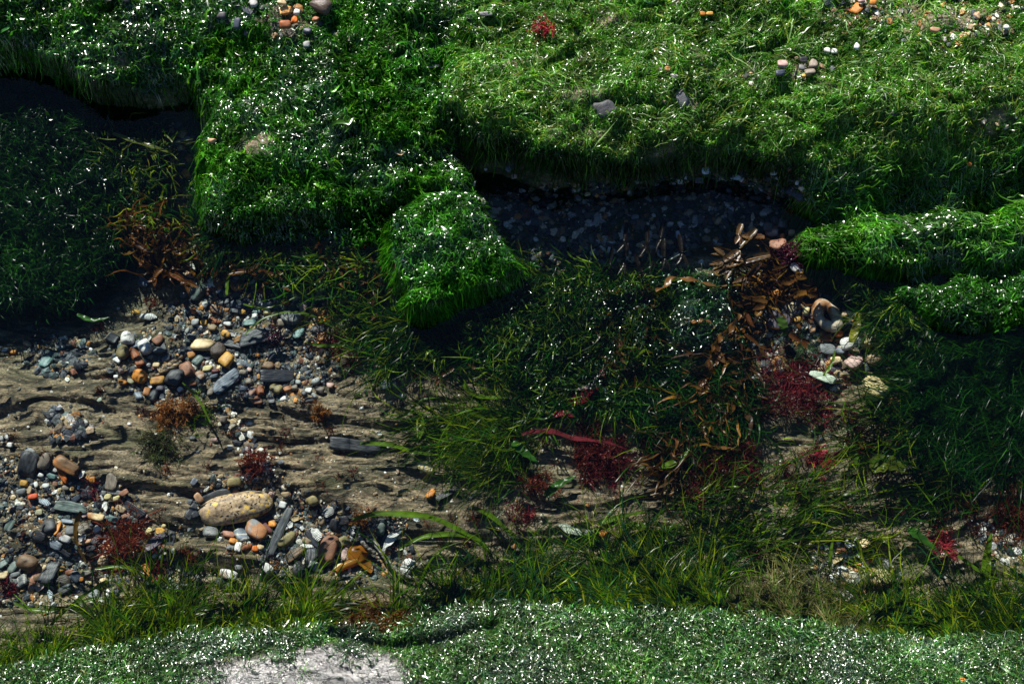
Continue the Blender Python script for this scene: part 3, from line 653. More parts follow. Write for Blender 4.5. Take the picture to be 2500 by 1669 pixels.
WARM = [(0.20,0.13,0.07),(0.32,0.17,0.06),(0.40,0.18,0.05),(0.26,0.19,0.12),(0.18,0.07,0.04),(0.45,0.33,0.18)]
LIGHT = [(0.62,0.60,0.55),(0.50,0.46,0.38),(0.55,0.52,0.50),(0.58,0.50,0.38)]
def gravel(label, poly, n, size, mix=(0.60, 0.28, 0.12), spread=0.62, name='gravel', dens=None, sub=1, tops=0.15, dark=1.0):
    if n > 2000: n = int(n * 0.85)
    q = poly_sample(poly, n, dens or holes([])); q = q + RNG.normal(0, 9, q.shape); p = TP(q[:, 0], q[:, 1]); n = len(q)
    V0, F0 = ico(sub); Vs = []; Cs = []; rng = RNG
    protos = [V0 * soft_poly(V0, 6, 9, rng)[:, None] for _ in range(24)]
    s = size * np.exp(rng.normal(0, spread, n)); s = np.clip(s, size * 0.35, size * 3.2)
    for i in range(n):
        v = protos[i % 24] * (np.array([1, rng.uniform(.55, .95), rng.uniform(.3, .7)]) * s[i] * 0.5)
        a = rng.uniform(0, 6.28); b = rng.normal(0, 0.3); ca, sa, cb, sb = math.cos(a), math.sin(a), math.cos(b), math.sin(b)
        v = v @ np.array([[1, 0, 0], [0, cb, sb], [0, -sb, cb]]) @ np.array([[ca, sa, 0], [-sa, ca, 0], [0, 0, 1]])
        Vs.append(v + p[i] + [0, 0, s[i] * 0.10 + tops * rng.random() * size * 0.5])
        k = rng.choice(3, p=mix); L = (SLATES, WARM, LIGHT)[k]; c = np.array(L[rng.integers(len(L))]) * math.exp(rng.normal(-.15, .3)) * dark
        Cs.append(np.repeat(np.clip(c, 0, .8)[None], len(v), 0))
    nv = len(V0); F = (F0[None] + (np.arange(n) * nv)[:, None, None]).reshape(-1, 3)
    me = np_mesh(name, np.concatenate(Vs), F, False, {'col': np.concatenate(Cs)}, [M_GRAVEL])
    return link(name, me, label=label, category='gravel', kind='stuff')
gravel('mixed gravel between the pebbles of the upper pebble hollow', G1, 5000, 0.0024)
gravel('mixed gravel in the hollow at the lower left edge', G2, 6000, 0.0023)
gravel('mixed gravel around the speckled granite cobble', G3, 4800, 0.0023)
gravel('gravel between the stones under the right bank weed', G4, 1300, 0.0045, (0.4, 0.45, 0.15))
gravel('gully gravel under the right ledge with shade darkened into its colour', [(1090,440),(1400,420),(1700,405),(1850,410),(1850,470),(1790,530),(1640,560),(1500,600),(1230,610),(1110,520)], 5200, 0.0036, (0.66, 0.16, 0.18), dark=0.75)  # stone colours multiplied down to paint in the ledge's shade
gravel('shelly grit beside the yellow stone in the bottom right', G6, 900, 0.0034, (0.3, 0.3, 0.4))
gravel('shelly grit at the lower right edge', G7, 700, 0.0036, (0.35, 0.25, 0.4))
gravel('small gravel on the rock at the left edge', G8, 500, 0.0038)
gravel('yellowish gravel showing between weeds in the pool centre', G9, 450, 0.0050, (0.15, 0.5, 0.35))
gravel('gravel in the sunlit gap beside the upper left ledge', G10, 900, 0.0046)
gravel('gravel under the brown fronds', G11, 900, 0.0045)
gravel('grit caught in the seaweed at the top left', [(480,-30),(700,-30),(860,10),(800,100),(600,95),(480,50)], 110, 0.0042, tops=.3)
gravel('pale grit on bare rock at the top right', [(1870,-30),(2349,-30),(2349,90),(2120,100),(1900,70)], 900, 0.0030, (0.35, 0.4, 0.25), tops=.5)
gravel('grit on the bare spots of the upper right ledge', [(1400,120),(2349,60),(2349,300),(1700,260),(1400,260)], 300, 0.0028, (0.3, 0.45, 0.25), tops=1.0)
gravel('grit line along the rock seam under the dark slate block', [(490,930),(530,930),(640,1080),(600,1090),(540,1010)], 260, 0.0034, (0.3, 0.3, 0.4))
gravel('gravel pocket on the rock left of the brown weed tufts', [(110,940),(190,950),(210,1000),(130,1010)], 260, 0.0040)
gravel('scattered shell grit on the sandy rock floor', [(-50,760),(2400,760),(2400,1400),(-50,1400)], 3600, 0.0018, (0.25, 0.40, 0.35), spread=0.45, name='shell_grit', tops=0.0)
#@@OBJECTS@@
# ------------------------------------------------------------------ countable things
CROPS = {'A': (230, 780, .26394), 'B': (450, 1150, .27671), 'C': (0, 1080, .25505), 'D': (250, 520, .34057), 'E': (1600, 500, .3507),
         'F': (0, 780, .298), 'G': (1150, 850, .298), 'L1': (0, 0, .36186), 'L2': (825, 0, .36186), 'L3': (1650, 0, .36186),
         'L4': (0, 550, .36186), 'L5': (825, 550, .36186), 'L6': (1650, 550, .36186), 'L7': (0, 1109, .36186), 'L8': (825, 1109, .36186), 'L9': (1650, 1109, .36186)}
def toD(c, x, y):
    a, b, k = CROPS[c]; return (a + x * k) * 0.9396, (b + y * k) * 0.9396
def mm(c, L): return L * CROPS[c][2] * 0.0004
CO = {  # colour word: real surface colour
 'white': (.62,.60,.56), 'cream': (.62,.46,.25), 'pale yellow': (.60,.50,.24), 'pale grey': (.34,.34,.32), 'grey': (.15,.155,.155), 'dark grey': (.055,.058,.062),
 'black': (.020,.022,.028), 'blue grey': (.14,.16,.19), 'navy': (.035,.045,.065), 'tan': (.34,.24,.14), 'ochre': (.48,.25,.05), 'orange': (.50,.19,.03),
 'bright orange': (.52,.13,.02), 'brown': (.16,.095,.05), 'rust': (.26,.085,.03), 'reddish brown': (.26,.12,.07), 'dark red': (.14,.04,.035), 'olive': (.20,.16,.07),
 'pale olive': (.34,.31,.18), 'green grey': (.10,.13,.115), 'teal grey': (.10,.17,.155), 'pinkish': (.45,.30,.26), 'grey brown': (.19,.155,.12), 'peach': (.52,.30,.17),
 'pale blue': (.40,.46,.50), 'pale green': (.40,.47,.36), 'dark brown': (.06,.042,.032), 'vermilion': (.50,.07,.02), 'purple grey': (.075,.065,.085), 'golden brown': (.36,.18,.05)}
# crop, x, y, long, short, angle, shape, colour, [material], [landmark name or own label]
ST = [
('A',320,180,145,130,100,'r','white','pitted','@the white pitted stone'),
('A',487,280,150,135,120,'r','white','plain','@the big milky quartz pebble'),
('A',275,318,150,120,60,'r','olive','plain','@the smooth olive pebble'),
('A',400,360,215,75,-58,'a','rust','rough','@the long rust red shard'),
('A',1020,250,210,140,-8,'r','cream','plain','@the cream cobble'),
('A',1240,385,150,130,55,'r','ochre','plain','@the bright ochre stone'),
('A',430,535,150,130,-20,'a','orange','plain','@the orange angular stone'),
('A',590,570,140,85,5,'a','ochre','stained',''),
('A',745,550,180,160,70,'r','dark grey','plain','@the dark oval pebble'),
('A',1225,590,265,110,40,'s','blue grey','slate','@the long blue grey flat stone'),
('A',1700,535,310,115,5,'s','black','slate','@the black slate block'),
('A',1500,175,290,140,15,'s','dark grey','slate','@the dark slate triangle'),
('A',1270,235,230,80,-20,'s','black','slate',''),
('A',965,310,270,45,-30,'s','black','slate',''),
('A',1105,85,90,80,-20,'r','tan','plain',''),('A',940,35,85,75,90,'r','pale grey','plain',''),('A',1020,37,70,60,0,'r','ochre','stained',''),
('A',1125,25,100,40,-5,'a','rust','plain',''),('A',1233,47,75,45,-5,'r','white','plain',''),('A',600,193,100,85,45,'a','reddish brown','plain',''),
('A',612,293,120,80,-15,'r','grey','plain',''),('A',672,367,85,60,15,'a','blue grey','plain',''),('A',912,338,80,70,20,'r','ochre','stained',''),
('A',965,385,110,80,50,'a','green grey','slate',''),('A',865,465,150,120,-60,'a','reddish brown','plain',''),('A',1050,460,100,60,5,'r','pale yellow','plain',''),
('A',1128,480,70,40,10,'a','dark red','plain',''),('A',1155,300,160,130,30,'a','dark brown','rough','@the knobbly dark brown lump'),
('A',1690,660,125,110,-30,'r','olive','plain','@the olive lobed pebble'),('A',1755,738,70,60,20,'r','white','plain',''),('A',1510,760,100,60,5,'a','reddish brown','plain',''),
('A',1440,475,50,50,0,'r','pinkish','plain',''),('A',1375,495,75,60,0,'r','grey brown','plain',''),('A',1435,575,75,70,0,'r','grey brown','plain',''),
('A',1380,650,85,65,-10,'a','navy','slate',''),('A',2055,580,100,75,30,'r','pale grey','pitted',''),('A',1890,587,55,50,0,'r','pale grey','pitted',''),
('A',1985,665,80,55,-10,'r','white','plain',''),('A',2040,710,65,40,-40,'r','pale grey','plain',''),('A',1945,690,70,50,-30,'r','dark grey','plain',''),
('A',1470,670,100,70,70,'a','pinkish','stained',''),('A',1540,660,110,80,90,'a','rust','plain',''),('A',560,715,120,80,75,'a','black','plain',''),
('A',500,680,110,60,80,'a','reddish brown','stained',''),('A',280,587,75,60,-20,'a','orange','plain',''),('A',350,582,75,50,-10,'a','pale olive','plain',''),
('A',990,520,85,70,-50,'a','white','stained',''),('A',800,655,55,45,40,'a','white','plain',''),('A',170,180,150,90,-30,'s','black','slate',''),
('A',395,235,100,70,30,'s','navy','slate',''),('A',1894,140,120,85,60,'s','teal grey','slate','@the teal grey flat pebble'),('A',2070,105,130,80,-15,'a','dark grey','plain',''),
('A',2120,170,100,80,20,'a','olive','stained',''),('A',1735,40,90,80,0,'r','grey brown','plain',''),('A',1520,335,38,36,0,'r','orange','plain',''),
('A',1650,350,80,60,30,'s','navy','slate',''),('A',1615,430,110,75,-10,'a','brown','plain',''),('A',2085,405,60,45,0,'r','brown','plain',''),
('A',580,430,70,55,0,'r','cream','plain',''),('A',250,475,70,50,-60,'r','pinkish','plain',''),('A',220,380,75,60,-30,'a','white','plain',''),
('A',530,360,65,45,0,'r','grey brown','plain',''),('A',1220,140,100,70,-25,'a','ochre','stained',''),('A',1355,180,140,60,30,'a','golden brown','plain',''),
('A',900,165,90,55,-20,'s','dark grey','slate',''),('A',870,100,70,40,60,'r','pale grey','plain',''),('A',1080,680,80,70,90,'r','grey brown','plain',''),
('A',1110,530,80,40,10,'s','navy','slate',''),('A',700,255,32,28,0,'r','cream','plain',''),('A',1320,338,38,32,0,'r','white','plain',''),
('A',210,540,52,36,0,'r','white','plain',''),('A',345,655,42,32,0,'r','white','plain',''),('A',700,330,38,32,0,'r','tan','plain',''),
('A',410,700,100,60,-60,'s','blue grey','slate',''),('A',2000,745,110,60,10,'a','dark grey','plain',''),('A',2090,660,85,65,-20,'a','grey brown','plain',''),
('A',2190,620,70,55,0,'a','pinkish','stained',''),('A',1640,760,70,40,0,'s','dark grey','slate',''),('A',1860,640,70,55,0,'r','grey brown','plain',''),
('A',1790,650,90,60,20,'a','pinkish','stained',''),('A',640,250,130,45,-65,'s','black','slate',''),('A',1010,640,75,60,0,'a','brown','plain',''),
('A',920,600,70,50,0,'a','rust','stained',''),('A',1240,640,60,40,0,'s','black','slate',''),('A',620,640,75,60,0,'a','purple grey','plain',''),
('D',1465,335,90,80,0,'r','pale olive','plain','@the pale olive pebble beside the weed'),('D',1550,370,85,55,30,'r','pale grey','plain',''),('D',1478,420,60,45,0,'r','grey','plain',''),
('D',1545,445,100,50,40,'a','pinkish','plain',''),('D',1575,485,55,50,0,'r','grey','plain',''),('D',640,452,100,60,-10,'r','peach','plain','@the peach pebble under the brown fronds'),
('D',577,515,40,26,0,'r','pale yellow','plain',''),('D',745,400,80,55,-10,'r','pale grey','plain',''),('D',305,505,125,75,-25,'a','blue grey','rough','@the shiny blue grey lump'),
('D',690,575,150,95,55,'a','green grey','pitted','@the speckled green grey stone'),('D',830,510,110,70,10,'r','brown','plain',''),('D',590,600,80,50,0,'r','grey','plain',''),
('D',740,665,55,45,-50,'r','pale grey','plain',''),('D',658,708,45,35,-60,'a','bright orange','plain',''),('D',815,695,100,60,-15,'a','grey brown','stained',''),
('D',958,710,60,35,0,'r','grey','plain',''),('D',1007,715,60,40,10,'r','ochre','plain',''),('D',975,660,120,60,-10,'s','navy','slate',''),
('D',1170,660,110,60,-5,'a','grey','slate',''),('D',1095,745,55,45,0,'r','white','plain',''),('D',1185,710,60,50,0,'r','pale yellow','plain',''),
('D',1235,740,72,50,80,'r','cream','plain',''),('D',1350,765,165,110,-15,'r','grey','veined','@the grey cobble with pale veins'),
('D',1545,712,120,48,-15,'a','golden brown','plain',''),('D',1575,775,75,58,0,'r','orange','stained',''),('D',1320,655,50,40,0,'a','rust','plain',''),
('D',245,718,65,45,-5,'r','ochre','plain',''),('D',1060,790,85,55,0,'s','teal grey','slate',''),('D',118,690,26,24,0,'r','white','plain',''),
('D',870,640,90,50,0,'s','dark grey','slate',''),('D',1110,700,60,50,0,'s','teal grey','slate',''),('D',900,620,70,30,0,'s','black','slate',''),
('D',540,640,50,40,0,'r','brown','plain',''),('D',315,720,60,40,10,'a','tan','plain',''),
('B',465,345,630,250,14,'r','golden brown','granite','@the speckled granite cobble'),
('B',280,235,245,85,22,'s','dark grey','slate','@the flat slate leaning on the granite cobble'),
('B',140,250,90,60,-50,'a','peach','plain',''),('B',60,360,130,60,50,'s','grey','slate',''),('B',130,370,140,60,40,'s','black','slate',''),
('B',240,540,150,100,-5,'a','grey','pitted',''),('B',395,560,110,60,-5,'a','reddish brown','plain',''),('B',440,615,80,50,-15,'a','orange','plain',''),
('B',510,565,135,100,-60,'s','blue grey','veined',''),('B',650,550,205,150,-30,'r','grey','stained','@the rust stained grey pebble'),
('B',725,495,140,50,-45,'a','dark red','plain',''),('B',780,470,75,60,0,'r','orange','plain',''),('B',835,560,490,78,68,'s','dark grey','slate','@the long charcoal slate bar'),
('B',965,420,165,40,70,'s','black','slate',''),('B',880,305,75,60,-10,'r','white','plain',''),('B',905,220,85,55,0,'r','tan','plain',''),
('B',440,95,120,75,10,'a','olive','plain',''),('B',635,80,65,45,0,'r','navy','plain',''),('B',455,185,60,45,0,'r','reddish brown','plain',''),
('B',590,35,80,60,50,'s','black','slate',''),('B',480,675,90,55,80,'a','white','stained',''),('B',410,680,70,55,0,'r','grey','plain',''),
('B',555,675,95,50,20,'a','rust','plain',''),('B',625,690,65,55,90,'a','bright orange','plain',''),('B',680,678,65,50,-5,'a','cream','plain',''),
('B',910,610,170,90,45,'a','olive','plain',''),('B',990,735,190,90,35,'a','brown','wood',''),('B',1275,710,255,158,80,'r','reddish brown','plain','@the reddish brown egg shaped pebble'),
('B',1130,600,170,50,-50,'s','black','slate',''),('B',1080,615,90,50,-30,'a','tan','plain',''),('B',1410,620,105,85,20,'a','olive','plain',''),
('B',740,860,95,80,-40,'a','white','plain','@the white stone at the foot of the slate bar'),('B',410,920,155,80,-15,'a','white','stained','@the white quartz lump'),
('B',365,995,150,80,-20,'s','navy','slate',''),('B',125,955,90,50,-60,'r','pale grey','veined',''),('B',490,855,70,48,0,'r','grey','plain',''),
('B',1170,850,140,85,-20,'a','green grey','veined',''),('B',1135,275,110,90,30,'r','olive','stained',''),('B',1410,440,90,75,0,'s','black','slate',''),
('B',1215,455,70,60,0,'r','tan','plain',''),('B',2180,210,100,65,60,'a','orange','plain','@the lone orange stone on bare rock'),
('B',1740,520,140,80,70,'r','green grey','plain',''),('B',1975,850,150,115,60,'a','white','rough','@the rough oyster white stone'),
('B',1130,755,150,110,90,'s','black','slate',''),('B',1430,735,110,80,80,'r','pinkish','plain',''),('B',90,100,60,45,60,'s','blue grey','slate',''),
('B',1760,610,130,50,60,'s','black','slate',''),('B',1360,850,80,50,10,'a','cream','plain',''),('B',1340,480,90,110,60,'s','black','slate',''),
('B',830,640,60,40,0,'a','dark red','plain',''),('B',1020,880,110,130,50,'s','black','slate',''),('B',700,770,100,50,60,'s','dark grey','slate',''),
('C',290,220,245,155,75,'s','dark grey','slate','@the big dark slate with a pale vein'),('C',300,95,100,70,-20,'a','pale grey','plain',''),('C',440,180,170,110,70,'a','grey brown','plain',''),
('C',640,230,260,115,-30,'a','brown','stained','@the brown and orange flat stone'),('C',612,320,190,55,-62,'a','bright orange','rough','@the curved bright orange stone'),
('C',240,395,75,70,0,'a','ochre','plain',''),('C',355,408,65,45,-70,'r','white','plain',''),('C',445,415,65,50,0,'a','white','plain',''),
('C',405,320,60,40,-20,'r','white','plain',''),('C',335,530,128,60,5,'r','vermilion','plain','@the vermilion pebble'),('C',640,440,65,55,0,'r','grey brown','plain',''),
('C',540,405,60,45,0,'r','reddish brown','plain',''),('C',890,360,65,60,0,'a','orange','plain',''),('C',1200,495,90,55,35,'a','reddish brown','plain',''),
('C',1080,380,150,110,80,'s','grey brown','slate',''),('C',1050,530,70,60,0,'r','pale yellow','plain','@the pair of pale yellow pebbles'),('C',1118,545,75,65,0,'r','pale yellow','plain',''),
('C',1110,485,120,45,-5,'s','grey','slate',''),('C',1005,495,50,60,0,'r','grey','plain',''),('C',700,625,285,95,-8,'s','green grey','slate','@the green grey flat slate'),
('C',830,500,130,80,-10,'s','black','slate',''),('C',1290,655,245,90,-32,'s','black','slate',''),('C',1840,665,150,70,60,'s','dark grey','slate',''),
('C',940,728,168,75,-5,'r','cream','stained','@the cream and pink pebble'),('C',828,700,70,40,35,'r','pinkish','plain',''),('C',1090,740,130,60,-20,'s','teal grey','slate',''),
('C',1310,745,150,70,-5,'s','dark grey','slate',''),('C',1240,740,110,40,50,'s','grey','slate',''),('C',1225,705,100,45,20,'a','reddish brown','plain',''),
('C',100,790,120,85,60,'s','green grey','slate',''),('C',375,895,155,95,-15,'s','black','slate',''),('C',480,810,140,130,20,'a','dark grey','plain',''),
('C',560,830,150,38,85,'a','orange','plain',''),('C',655,760,120,40,-10,'s','blue grey','slate',''),('C',640,925,100,72,-20,'r','white','plain',''),
('C',940,845,85,70,60,'r','white','plain','@the bright white pebble'),('C',530,970,160,95,-30,'s','blue grey','slate',''),('C',825,955,120,50,15,'r','peach','plain',''),
('C',1500,960,225,110,45,'s','purple grey','slate','@the purple slate beside the red weed'),('C',1660,930,140,75,80,'s','dark grey','slate',''),('C',1550,855,80,60,0,'a','ochre','rough',''),
('C',1585,812,50,40,0,'r','pale yellow','plain',''),('C',1410,712,38,34,0,'r','pinkish','plain',''),('C',285,1155,180,150,-20,'a','brown','plain','@the tan brown angular stone'),
('C',485,1250,215,130,75,'s','dark grey','slate','@the charcoal slate block'),('C',40,1280,110,75,10,'r','cream','plain',''),('C',165,1268,90,50,15,'r','grey','plain',''),
('C',590,1215,75,50,0,'a','ochre','plain',''),('C',665,1245,80,50,10,'a','rust','plain',''),('C',320,1360,190,55,85,'a','reddish brown','slate',''),
('C',600,1330,140,100,20,'s','dark brown','slate',''),('C',640,1405,140,70,30,'s','dark grey','slate',''),('C',735,1285,110,80,-40,'s','navy','slate',''),
('C',790,1310,45,44,0,'r','orange','plain',''),('C',1000,1325,90,65,20,'r','cream','plain',''),('C',1062,1445,88,85,0,'r','white','plain',''),
('C',865,1345,42,40,0,'r','pale yellow','plain',''),('C',940,1375,58,52,0,'r','brown','plain',''),('C',1435,1265,200,70,-60,'a','orange','plain','@the orange stone behind the tall weed'),
('C',1700,1400,240,90,0,'s','grey','slate',''),('C',210,1340,130,95,30,'a','grey','veined',''),('C',905,1450,100,85,0,'s','grey','slate',''),
('C',30,1170,90,60,40,'s','green grey','slate',''),('C',1835,845,60,32,0,'s','grey','slate',''),('C',1010,1150,105,90,60,'r','tan','plain',''),
('C',1125,1210,65,60,0,'r','rust','plain',''),('C',860,520,50,40,0,'a','dark grey','plain',''),('C',200,620,70,45,0,'s','dark grey','slate',''),
('C',500,330,90,50,-20,'s','teal grey','slate',''),('C',390,675,70,55,0,'a','pale olive','plain',''),('C',740,540,80,50,40,'s','navy','slate',''),
('C',130,1200,110,70,60,'s','green grey','slate',''),('C',290,465,90,50,75,'r','tan','plain',''),('C',215,480,100,60,10,'r','grey','plain',''),
('C',460,600,60,40,0,'a','pinkish','plain',''),('C',560,620,60,50,0,'s','black','slate',''),('C',690,850,110,90,0,'a','grey','plain',''),
('C',810,830,120,100,30,'s','grey brown','slate',''),('C',930,930,110,70,60,'s','black','slate',''),('C',860,1020,110,45,10,'s','dark grey','slate',''),
('C',640,1060,130,45,-35,'s','black','slate',''),('C',600,920,60,40,0,'r','pale blue','plain',''),('C',1170,640,110,60,-30,'a','tan','rough',''),
('C',370,1300,90,60,30,'a','brown','plain',''),('C',150,1330,90,50,0,'s','green grey','slate',''),('C',830,1250,90,50,20,'s','grey brown','slate',''),
('F',385,355,105,90,70,'s','teal grey','slate','@the striped teal pebble'),('F',115,272,50,45,0,'r','orange','plain',''),('F',50,258,50,36,0,'a','white','plain',''),
('F',235,210,95,55,-20,'r','tan','plain',''),('F',580,200,90,80,60,'s','dark grey','slate',''),('F',1065,860,30,24,0,'a','white','plain',''),
('F',60,962,50,35,-60,'r','white','plain',''),('F',20,980,50,40,0,'r','pale grey','plain',''),('F',88,1030,45,40,0,'a','white','plain',''),
('F',1890,1052,46,36,0,'a','white','plain',''),('F',1760,990,56,30,0,'r','pinkish','plain',''),('F',1580,975,62,40,0,'r','dark grey','plain',''),
('F',2060,990,36,35,0,'r','orange','plain',''),('F',1835,825,75,60,0,'r','grey brown','plain',''),('F',820,665,50,36,20,'r','pale green','plain',''),
('F',490,740,60,40,0,'a','navy','slate',''),('F',430,790,46,36,0,'r','pale grey','plain',''),('F',2235,310,60,46,0,'s','navy','slate',''),
('E',850,835,160,140,-20,'s','purple grey','plain','@the purple grey slate under a green blade'),('E',1040,750,90,50,75,'r','pale yellow','plain',''),('E',1083,730,50,40,0,'r','rust','plain',''),
('E',980,815,45,40,0,'a','ochre','plain',''),('E',1305,780,45,40,0,'r','tan','plain',''),('E',1085,880,72,50,90,'r','peach','plain',''),
('E',1335,990,135,90,15,'r','white','plain','@the white pebble in the weed'),('E',1480,970,165,88,5,'r','pale yellow','plain','@the bean shaped cream cobble'),
('E',1245,1100,78,52,10,'r','cream','plain',''),('E',1370,1120,130,95,40,'a','pinkish','plain','@the pinkish grey angular stone'),('E',1510,1090,120,90,30,'r','tan','plain',''),
('E',1705,970,80,45,5,'r','ochre','plain',''),('E',1660,985,42,40,0,'r','white','plain',''),('E',1275,1040,60,50,0,'r','blue grey','plain',''),
('E',1190,1020,110,80,0,'s','grey','slate',''),('E',1150,1220,175,62,-25,'s','pale green','plain','@the pale green flat stone'),('E',1500,1310,200,165,-60,'r','pale yellow','rough','@the large pale yellow stone'),
('E',1650,1405,135,120,40,'r','golden brown','plain','@the golden brown cobble'),('E',1262,915,60,50,0,'a','bright orange','plain',''),('E',1180,950,90,40,0,'a','rust','plain',''),
('E',1430,810,62,40,70,'r','pale yellow','plain',''),('E',1270,1200,60,40,0,'a','tan','plain',''),('E',840,310,115,95,0,'a','reddish brown','rough','@the orange brown crusted stone'),
('E',835,640,70,80,80,'a','orange','rough',''),('E',960,470,95,60,-60,'a','white','plain','@the white stone at the head of the gully'),('E',875,150,85,70,0,'a','grey','plain',''),
('E',825,130,65,55,0,'a','dark grey','plain',''),('E',935,225,60,50,0,'r','tan','plain',''),('E',770,180,70,65,0,'a','grey','plain',''),
('E',870,245,40,34,80,'a','bright orange','plain',''),('E',800,220,90,60,0,'a','pinkish','plain',''),('E',100,155,52,42,0,'r','pale grey','plain',''),('E',150,230,72,32,85,'r','pale blue','plain',''),
('E',430,135,60,40,60,'a','tan','plain',''),('E',745,85,60,50,0,'r','pale grey','plain',''),
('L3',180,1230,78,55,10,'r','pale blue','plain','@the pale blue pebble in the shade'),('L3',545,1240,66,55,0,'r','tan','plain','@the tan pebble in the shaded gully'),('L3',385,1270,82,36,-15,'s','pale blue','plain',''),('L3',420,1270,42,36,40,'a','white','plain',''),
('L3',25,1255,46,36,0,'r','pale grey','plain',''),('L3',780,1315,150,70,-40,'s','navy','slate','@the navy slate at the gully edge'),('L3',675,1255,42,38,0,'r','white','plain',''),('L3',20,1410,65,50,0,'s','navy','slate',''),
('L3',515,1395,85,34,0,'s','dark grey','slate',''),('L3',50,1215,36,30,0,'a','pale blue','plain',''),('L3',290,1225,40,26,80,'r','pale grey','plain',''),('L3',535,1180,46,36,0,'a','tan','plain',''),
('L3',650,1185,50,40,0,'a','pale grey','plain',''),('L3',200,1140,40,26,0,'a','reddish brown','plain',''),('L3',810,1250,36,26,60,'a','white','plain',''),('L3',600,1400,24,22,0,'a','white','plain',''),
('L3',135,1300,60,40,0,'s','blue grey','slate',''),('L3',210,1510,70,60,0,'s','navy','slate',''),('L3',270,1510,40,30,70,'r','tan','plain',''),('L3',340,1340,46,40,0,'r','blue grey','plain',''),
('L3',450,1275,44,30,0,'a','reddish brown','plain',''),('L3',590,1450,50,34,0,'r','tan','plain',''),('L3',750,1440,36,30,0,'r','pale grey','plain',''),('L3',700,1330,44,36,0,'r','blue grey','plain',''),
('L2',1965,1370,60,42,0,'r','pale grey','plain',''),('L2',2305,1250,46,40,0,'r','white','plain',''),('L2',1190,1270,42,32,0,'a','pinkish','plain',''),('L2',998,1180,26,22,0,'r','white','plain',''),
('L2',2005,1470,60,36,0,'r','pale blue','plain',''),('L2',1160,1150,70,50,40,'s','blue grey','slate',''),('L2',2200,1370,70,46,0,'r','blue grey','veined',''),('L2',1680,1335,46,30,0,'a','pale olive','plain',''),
('L3',1210,75,95,85,60,'a','orange','rough','@the tan orange lump on the upper ledge'),('L3',1320,45,44,36,0,'a','orange','plain',''),('L3',1240,30,50,40,0,'a','pinkish','plain',''),
('L3',1730,240,78,38,0,'r','peach','plain','@the peach pebble high on the right'),('L3',2215,207,40,34,0,'a','white','plain',''),('L3',1010,365,42,34,0,'a','white','plain',''),('L3',1060,372,42,34,0,'a','white','plain',''),
('L3',1210,340,46,36,70,'a','white','plain',''),('L3',710,470,72,60,0,'a','pinkish','plain','@the pink brown stone in the ledge weed'),('L3',695,515,62,46,0,'a','navy','slate',''),
('L3',915,470,70,60,90,'a','grey brown','plain',''),('L3',895,510,72,46,0,'a','grey brown','plain',''),('L3',850,435,52,40,0,'s','black','slate',''),('L3',840,480,44,34,0,'a','grey','plain',''),
('L3',855,530,34,28,0,'r','ochre','plain',''),('L3',175,120,40,32,0,'r','orange','plain',''),('L3',1970,1130,40,30,0,'r','orange','plain',''),('L3',220,115,50,28,0,'r','ochre','plain',''),
('L1',1610,195,90,54,80,'r','navy','plain','@the navy oval pebble at the top'),('L1',1935,200,78,62,0,'a','rust','plain','@the amber brown stone at the top'),('L1',1995,160,50,45,80,'a','bright orange','plain',''),
('L1',2170,80,150,100,-25,'a','dark brown','slate','@the dark brown slab at the top'),('L1',2010,110,46,40,0,'a','white','plain',''),('L1',1910,40,60,40,0,'a','cream','plain',''),('L1',1500,130,72,60,0,'r','dark grey','plain',''),
('L1',865,20,62,50,0,'r','dark grey','plain',''),('L1',1720,50,60,50,0,'a','pale grey','plain',''),('L1',2080,230,60,46,0,'a','navy','slate',''),('L1',2140,165,50,34,0,'a','rust','plain',''),('L1',2075,325,50,40,0,'a','pale grey','plain',''),
('L1',1145,1015,64,42,-20,'r','cream','plain','@the cream pebble in the sunlit gap'),('L1',1175,915,46,32,0,'r','tan','plain',''),('L1',1040,1370,80,52,85,'r','pale olive','plain','@the pale olive pebble in the left pool'),
('L1',800,1265,62,40,0,'r','ochre','plain',''),('L1',1105,925,50,34,60,'r','grey','plain',''),('L1',1015,945,60,44,0,'a','dark grey','plain',''),('L1',1240,975,120,34,15,'s','blue grey','slate',''),
('L1',785,860,50,40,0,'a','pale grey','plain',''),('L1',905,890,46,36,0,'a','reddish brown','plain',''),('L1',1440,975,40,60,80,'r','peach','plain',''),
('L2',1800,740,140,110,20,'a','dark grey','rough','@the rough grey brown lump on the right ledge'),('L3',35,670,130,80,-60,'a','grey','rough','@the pale rock knob on the right ledge'),('L2',1000,115,90,30,0,'s','grey','slate',''),
('L8',590,98,128,66,-15,'r','pale yellow','veined','@the pale yellow oval pebble'),('L8',1700,530,70,60,0,'r','grey','plain',''),('L8',1790,540,62,46,-30,'a','orange','plain',''),('L8',740,272,170,38,28,'s','black','slate','@the thin black slate splinter by the weed fan'),
('L9',1345,845,215,150,-10,'r','pale yellow','stained','@the big yellow stone in the bottom fringe'),('L9',1305,722,34,26,0,'r','vermilion','plain',''),('L9',1925,1520,42,36,0,'r','orange','plain',''),
('L5',130,1500,320,80,-5,'s','dark grey','slate','@the wide dark slate under the weed fan'),('L5',1420,420,56,40,0,'a','tan','plain',''),('L5',350,1080,120,50,10,'s','blue grey','slate',''),
('G',1100,400,70,50,0,'r','pale yellow','plain',''),('G',1100,490,80,50,10,'r','pale yellow','plain','@the pale yellow pebble beside the crimson sheet'),('G',1295,515,60,46,0,'r','white','plain',''),('G',1365,525,46,40,80,'r','pale yellow','plain',''),('G',1420,560,70,40,-20,'a','pale olive','plain',''),
('G',725,380,44,36,80,'r','ochre','plain',''),('G',600,250,40,30,0,'r','ochre','plain',''),('G',1410,570,46,34,0,'a','peach','plain',''),('G',1240,510,40,36,0,'r','ochre','plain',''),('G',1240,430,70,36,5,'a','pale yellow','plain',''),
]
